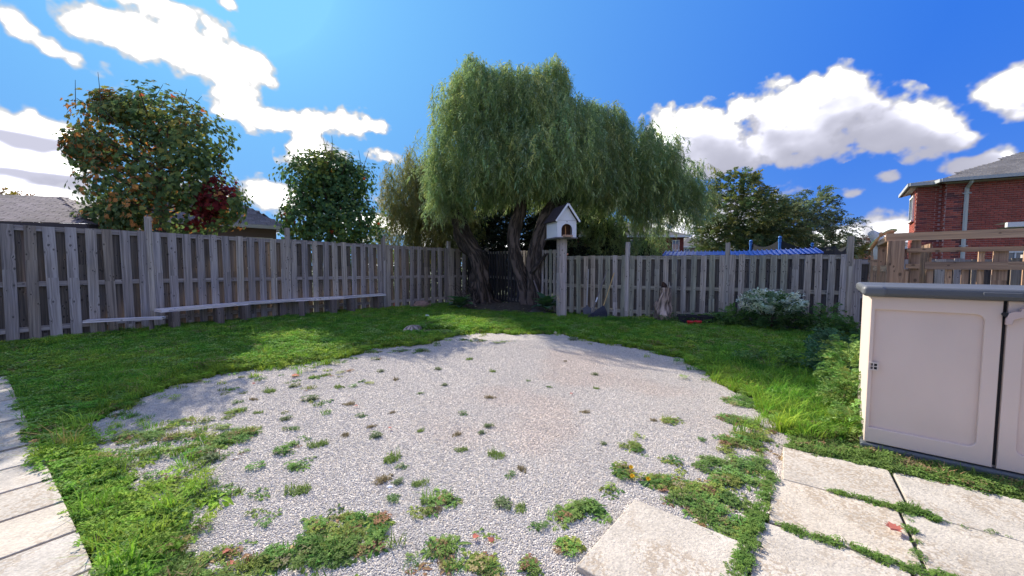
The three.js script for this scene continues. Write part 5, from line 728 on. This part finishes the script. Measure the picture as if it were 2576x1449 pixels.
// single weed tufts on the gravel
{
  const r = mulberry(606), mk = (k) => { const gs = [], n = 5 + k * 2; for (let i = 0; i < n; i++) { const g = (i % 3 ? rosettes[i % 3] : k % 2 ? tufts[0] : clovers[1]).clone(), a = r() * 6.28, q = 0.06 * Math.sqrt(r()); gs.push(g.applyMatrix4(M4(new THREE.Vector3(Math.cos(a) * q, 0, Math.sin(a) * q), E(0, r() * 6.28, 0), 0.5 + 0.4 * r()))); } return flat(gs); };
  const geos = [0, 1, 2, 3].map(mk), ms = [[0.12, 0.23, 0.05], [0.2, 0.29, 0.055], [0.16, 0.22, 0.08], [0.25, 0.2, 0.1]].map((c) => leafMat(c, 0.35));
  const spots = [[415, 1080, 1], [440, 1105, 1.3], [525, 1160, 1.4], [800, 1120, 1.2], [748, 1080, 1], [880, 1020, 1], [785, 1005, 1.4], [680, 985, 1.2], [600, 1015, 1], [865, 1098, 0.8], [950, 1098, 1], [990, 1155, 1.3], [1008, 1180, 0.8], [955, 1210, 1.2], [1003, 1217, 0.7], [1057, 1220, 0.9], [1160, 1043, 0.9], [1230, 1000, 1], [1228, 1075, 0.8], [1247, 1148, 1.2], [1280, 1195, 0.8], [1316, 1180, 0.8], [1260, 1272, 1.1], [1307, 1282, 0.8], [1357, 1322, 1], [1155, 1095, 0.8], [1210, 1090, 0.6], [1160, 1133, 0.8], [1385, 975, 0.7], [1475, 1040, 0.8], [1497, 943, 0.8], [1500, 978, 0.6], [1770, 1110, 0.8], [1642, 1060, 0.7], [1520, 1118, 0.5], [1060, 1085, 0.6], [905, 1050, 0.9], [930, 1075, 0.8], [720, 1057, 0.9], [650, 1040, 0.7], [560, 1080, 0.7], [640, 1005, 0.8], [735, 975, 0.8], [850, 975, 0.9], [910, 960, 0.8], [1000, 955, 0.9], [1100, 930, 0.9], [1180, 905, 0.9], [1060, 990, 0.7], [990, 1040, 0.6], [1440, 855, 1.6], [750, 1235, 1.3], [998, 1258, 1], [1095, 1290, 0.8], [960, 935, 0.8], [1240, 935, 0.8], [1330, 960, 0.6], [1420, 910, 0.6], [1120, 970, 0.7], [820, 945, 0.8]];
  let first;
  spots.forEach(([X, Y, s], i) => { let w; if (!first) { w = first = thing('weed_tuft', 'small green weed tuft growing by itself in the open gravel', 'weed', [0, 0, 0], 0, 'weed tufts dotted over the gravel'); mesh('foliage', geos[0], ms[0], w); } else { w = first.clone(); w.name = numbered('weed_tuft'); w.children[0].geometry = geos[i % 4]; w.children[0].material = ms[(i * 3) % 4]; scene.add(w); } w.position.copy(ground(X, Y)).setY(0.005); w.rotation.y = i * 1.3; w.scale.setScalar(s * (0.62 + 0.035 * Math.min(6, -w.position.z))); });
}
// dandelions
{
  const yel = std([0.85, 0.52, 0.01], { roughness: 0.8 }), flower = (() => { const v = [], r = mulberry(12); for (let k = 0; k < 3; k++) for (let i = 0; i < 16; i++) v.push(...quadLeaf(0.02 - k * 0.005, 0.006, i * 0.3927 + k * 0.2, 0.15 + k * 0.4 + 0.1 * r(), [0, 0, 0], 0)); return triGeo(v); })();
  const leaf = rosetteGeo(31, 11, 0.1, 0.028, 0.75), lm = leafMat([0.1, 0.2, 0.05], 0.35);
  const one = (label, X, Y, fl) => { const p = ground(X, Y), t = thing('dandelion', label, 'dandelion', p); mesh('leaves', leaf, lm, t); for (const [x, y, h] of fl) { const f = mesh('flower', flower, yel, t), q = ground(x, y, h).sub(p); f.position.copy(q); f.rotation.x = 0.5; mesh('stem', tube([new THREE.Vector3(q.x * 0.3, 0, q.z * 0.3), q.clone().multiplyScalar(0.7), q], [0.002, 0.002], 4, 4), lm, t); } };
  one('dandelion with two yellow flowers at the edge of the near weeds', 1570, 1190, [[1587, 1175, 0.03], [1590, 1197, 0.05]]); one('small single dandelion flower just right of the two flowered dandelion', 1636, 1212, [[1631, 1205, 0.02]]); one('lone yellow dandelion flower in the grass right of the gravel edge', 1884, 972, [[1880, 967, 0.06]]);
}
// ---------- plants along the fences ----------
function plant(name, label, cat, p, fn) { const t = thing(name, label, cat, p); fn(t, mulberry(Math.round(Math.abs(p.x * 100 + p.z * 37)))); return t; }
const bigLeaf = (() => { const g = new THREE.PlaneGeometry(1, 1, 4, 6), p = g.attributes.position; for (let i = 0; i < p.count; i++) { const u = p.getX(i) * 2, t = p.getY(i) + 0.5, w = 0.36 * Math.sin(Math.PI * Math.min(1, t * 0.93 + 0.04)) ** 0.75 * (1.15 - 0.4 * t); p.setXYZ(i, u * w, 0.5 * t - 0.5 * t * t + Math.abs(u) * w * 0.28, t); } g.computeVertexNormals(); return g; })();
function hosta(label, p, s) { return plant('hosta', label, 'plant', p, (t, r) => { const mats = [[0.07, 0.19, 0.05], [0.1, 0.24, 0.055], [0.06, 0.15, 0.06]].map((c) => leafMat(c, 0.35)); for (let i = 0; i < 22; i++) { const m = mesh('leaf', bigLeaf, mats[i % 3], t), a = i * 2.4; m.position.set(Math.sin(a) * 0.05, 0.05 + 0.14 * (i / 22), Math.cos(a) * 0.05); m.rotation.set(-0.75 * (i / 22) - 0.15 + 0.2 * r(), a, 0, 'YXZ'); m.scale.setScalar(s * (0.28 + 0.14 * r())); } mesh('stem', flat([0, 1, 2, 3, 4].map((i) => tube([new THREE.Vector3(0, 0, 0), new THREE.Vector3(Math.sin(i * 1.3) * 0.05, 0.2, Math.cos(i * 1.3) * 0.05)], [0.012, 0.006], 3, 5))), std([0.2, 0.2, 0.08]), t); }); }
hosta('broad leaved hosta at the left end of the willow bed', V(-1.62, 12.1, 0.05), 1.15); hosta('broad leaved hosta between the right willow trunk and the feeder post', V(0.98, 11.0, 0.12), 1.1);
const smallSprays = [11, 12, 13].map((k) => sprayGeo(k * 7, 14, 0.22, 0.06, 0.034, 0.1)), varSprays = [21, 22].map((k) => sprayGeo(k * 7, 16, 0.26, 0.075, 0.036, 0.05));
function bush(name, label, cat, c, lobes, seed, colour, geos = smallSprays, size = 1) { const t = thing(name, label, cat, V(c[0], c[1])); crown(t, V(c[0], c[1]), lobes, seed, colour, geos, size); const st = []; for (let i = 0; i < 7; i++) { const a = i * 0.9, h = lobes[0][2] * 1.3; st.push(tube([new THREE.Vector3(0, 0, 0), new THREE.Vector3(Math.cos(a) * 0.08, h * 0.5, Math.sin(a) * 0.08), new THREE.Vector3(Math.cos(a) * lobes[0][3] * 0.6, h, Math.sin(a) * lobes[0][3] * 0.6)], [0.012, 0.008, 0.004], 5, 5)); } mesh('stem', flat(st), bark([1, 0.8, 0.7]), t); return t; }
{ // variegated dogwood
  const c = [5.6, 8.3], t = bush('shrub', 'rounded shrub with white edged leaves and green shoots before the back fence', 'shrub', c, [[5.6, 8.3, 0.4, 0.33, 0.32, 240]], 91, (r) => vary([0.11, 0.22, 0.055], r, 0.3), smallSprays, 1.1);
  const r = mulberry(92), l = [[], []]; for (let i = 0; i < 210; i++) { const v = dirV(r); v.y = Math.abs(v.y) * 0.8 - 0.1; const p = new THREE.Vector3(v.x * 0.4, 0.4 + v.y * 0.42, v.z * 0.4); if (Math.abs(v.x) < 0.32 && r() < 0.75) continue; l[i % 2].push([M4(p, E((r() - 0.5), Math.atan2(-v.z, v.x), 0.4 + 0.5 * r(), 'YXZ'), 0.8 + 0.5 * r()), vary(r() < 0.65 ? [0.75, 0.8, 0.66] : [0.28, 0.38, 0.22], r, 0.2)]); } l.forEach((q, i) => instanced('variegated_foliage', varSprays[i], leafyM, q, t));
}
const gp = (r) => vary(r() < 0.55 ? [0.11, 0.23, 0.045] : r() < 0.8 ? [0.17, 0.28, 0.055] : [0.08, 0.16, 0.045], r, 0.3);
bush('low_plant', 'low yellow green leafy plant left of the white edged shrub', 'plant', [5.0, 8.75], [[5.05, 8.75, 0.16, 0.26, 0.16, 110], [4.8, 8.85, 0.1, 0.2, 0.1, 50]], 93, gp);
bush('low_plant', 'dark green low plant right of the white edged shrub, against the fence', 'plant', [6.25, 7.85], [[6.3, 7.85, 0.16, 0.28, 0.15, 130], [6.5, 8.0, 0.3, 0.14, 0.2, 40]], 94, gp);
bush('low_plant', 'low green plants at the fence foot behind the left edge of the storage box', 'plant', [6.5, 7.1], [[6.4, 7.2, 0.13, 0.36, 0.13, 150], [6.85, 6.8, 0.12, 0.36, 0.13, 110]], 96, gp);
bush('low_plant', 'small weeds spreading in front of the black planter and red tray', 'plant', [4.45, 9.2], [[4.35, 9.25, 0.07, 0.32, 0.07, 80], [4.8, 9.1, 0.08, 0.25, 0.08, 70], [3.9, 9.5, 0.06, 0.3, 0.06, 60]], 97, gp, smallSprays, 0.75);
bush('leafy_plant', 'tall light green leafy herbs growing beside the left side of the storage box', 'plant', [3.15, 3.65], [[3.3, 3.75, 0.26, 0.13, 0.26, 170], [3.06, 3.42, 0.2, 0.11, 0.2, 140], [2.78, 3.1, 0.09, 0.08, 0.1, 60], [3.68, 4.2, 0.3, 0.17, 0.28, 170]], 98, (r) => vary(r() < 0.6 ? [0.16, 0.31, 0.06] : [0.24, 0.33, 0.07], r, 0.3), smallSprays, 0.62);
bush('leafy_plant', 'darker blue green leafy plant behind the light green herbs at the box corner', 'plant', [4.3, 4.9], [[4.3, 4.9, 0.26, 0.24, 0.22, 170], [4.0, 4.65, 0.16, 0.18, 0.15, 90]], 99, (r) => vary([0.09, 0.21, 0.085], r, 0.25), smallSprays, 1.0);
bush('leafy_plant', 'small clump of light leafed weeds standing in the right lawn', 'plant', [3.5, 5.2], [[3.5, 5.2, 0.1, 0.22, 0.1, 70]], 100, gp, smallSprays, 0.9);
// leaf litter in the bed, single fallen leaves
{
  const r = mulberry(808), l = []; for (let i = 0; i < 1500; i++) { const x = -2.2 + 7 * r(), d = 9.3 + 5 * r(); if (!inside(BED, x, d)) continue; l.push([M4(V(x, d, 0.035 + bedH(x, d) + 0.03 * fbm(x * 6, d * 6, 3, 90)), E(-1.5 + (r() - 0.5) * 1.0, r() * 6.28, r() * 6.28, 'YXZ'), 0.03 + 0.04 * r()), vary(r() < 0.3 ? [0.3, 0.25, 0.17] : [0.1, 0.075, 0.05], r, 0.4)]); }
  tag(instanced('leaf_litter', mapleLeaf, leafMat([1, 1, 1], 0.15), l, scene, 'stuff'), 'brown fallen leaves and litter on the soil under the willow', 'leaf litter');
  const g = mapleLeaf; const put = (X, Y, s, c, label, group, h = 0.03) => { const m = mesh('fallen_leaf', g, leafMat(c, 0.25)); m.position.copy(ground(X, Y, h)); m.rotation.set(-1.35 + 0.3 * (r() - 0.5), r() * 6.28, 0, 'YXZ'); m.scale.setScalar(s); tag(m, label, 'leaf', group); };
  put(2252, 1335, 0.075, [0.42, 0.12, 0.09], 'dried red maple leaf lying on the joint of the paving slabs', null, 0.055); put(735, 945, 0.1, [0.62, 0.2, 0.11], 'orange red leaf lying on the gravel near its far left edge', null, 0.02);
  put(505, 812, 0.11, [0.5, 0.32, 0.17], 'tan leaf in the grass in front of the long bench, left one', null, 0.05); put(612, 806, 0.13, [0.55, 0.4, 0.25], 'pale curled leaf on the lawn by the third bench leg', null, 0.05); put(92, 1112, 0.07, [0.6, 0.28, 0.1], 'orange leaf lying in the grass beside the paver path', null, 0.06); put(330, 853, 0.11, [0.45, 0.34, 0.2], 'tan leaf in the grass below the short bench', null, 0.05);
  for (const [X, Y] of [[560, 1390], [590, 1412], [1190, 1350], [1240, 1362], [985, 1075], [1435, 990], [640, 965], [900, 1020]]) put(X, Y, 0.04, [0.45, 0.13, 0.09], 'tiny reddish leaf fragment lying among the near gravel and weeds', 'reddish leaf fragments on the gravel', 0.02);
}
renderer.render(scene, camera);
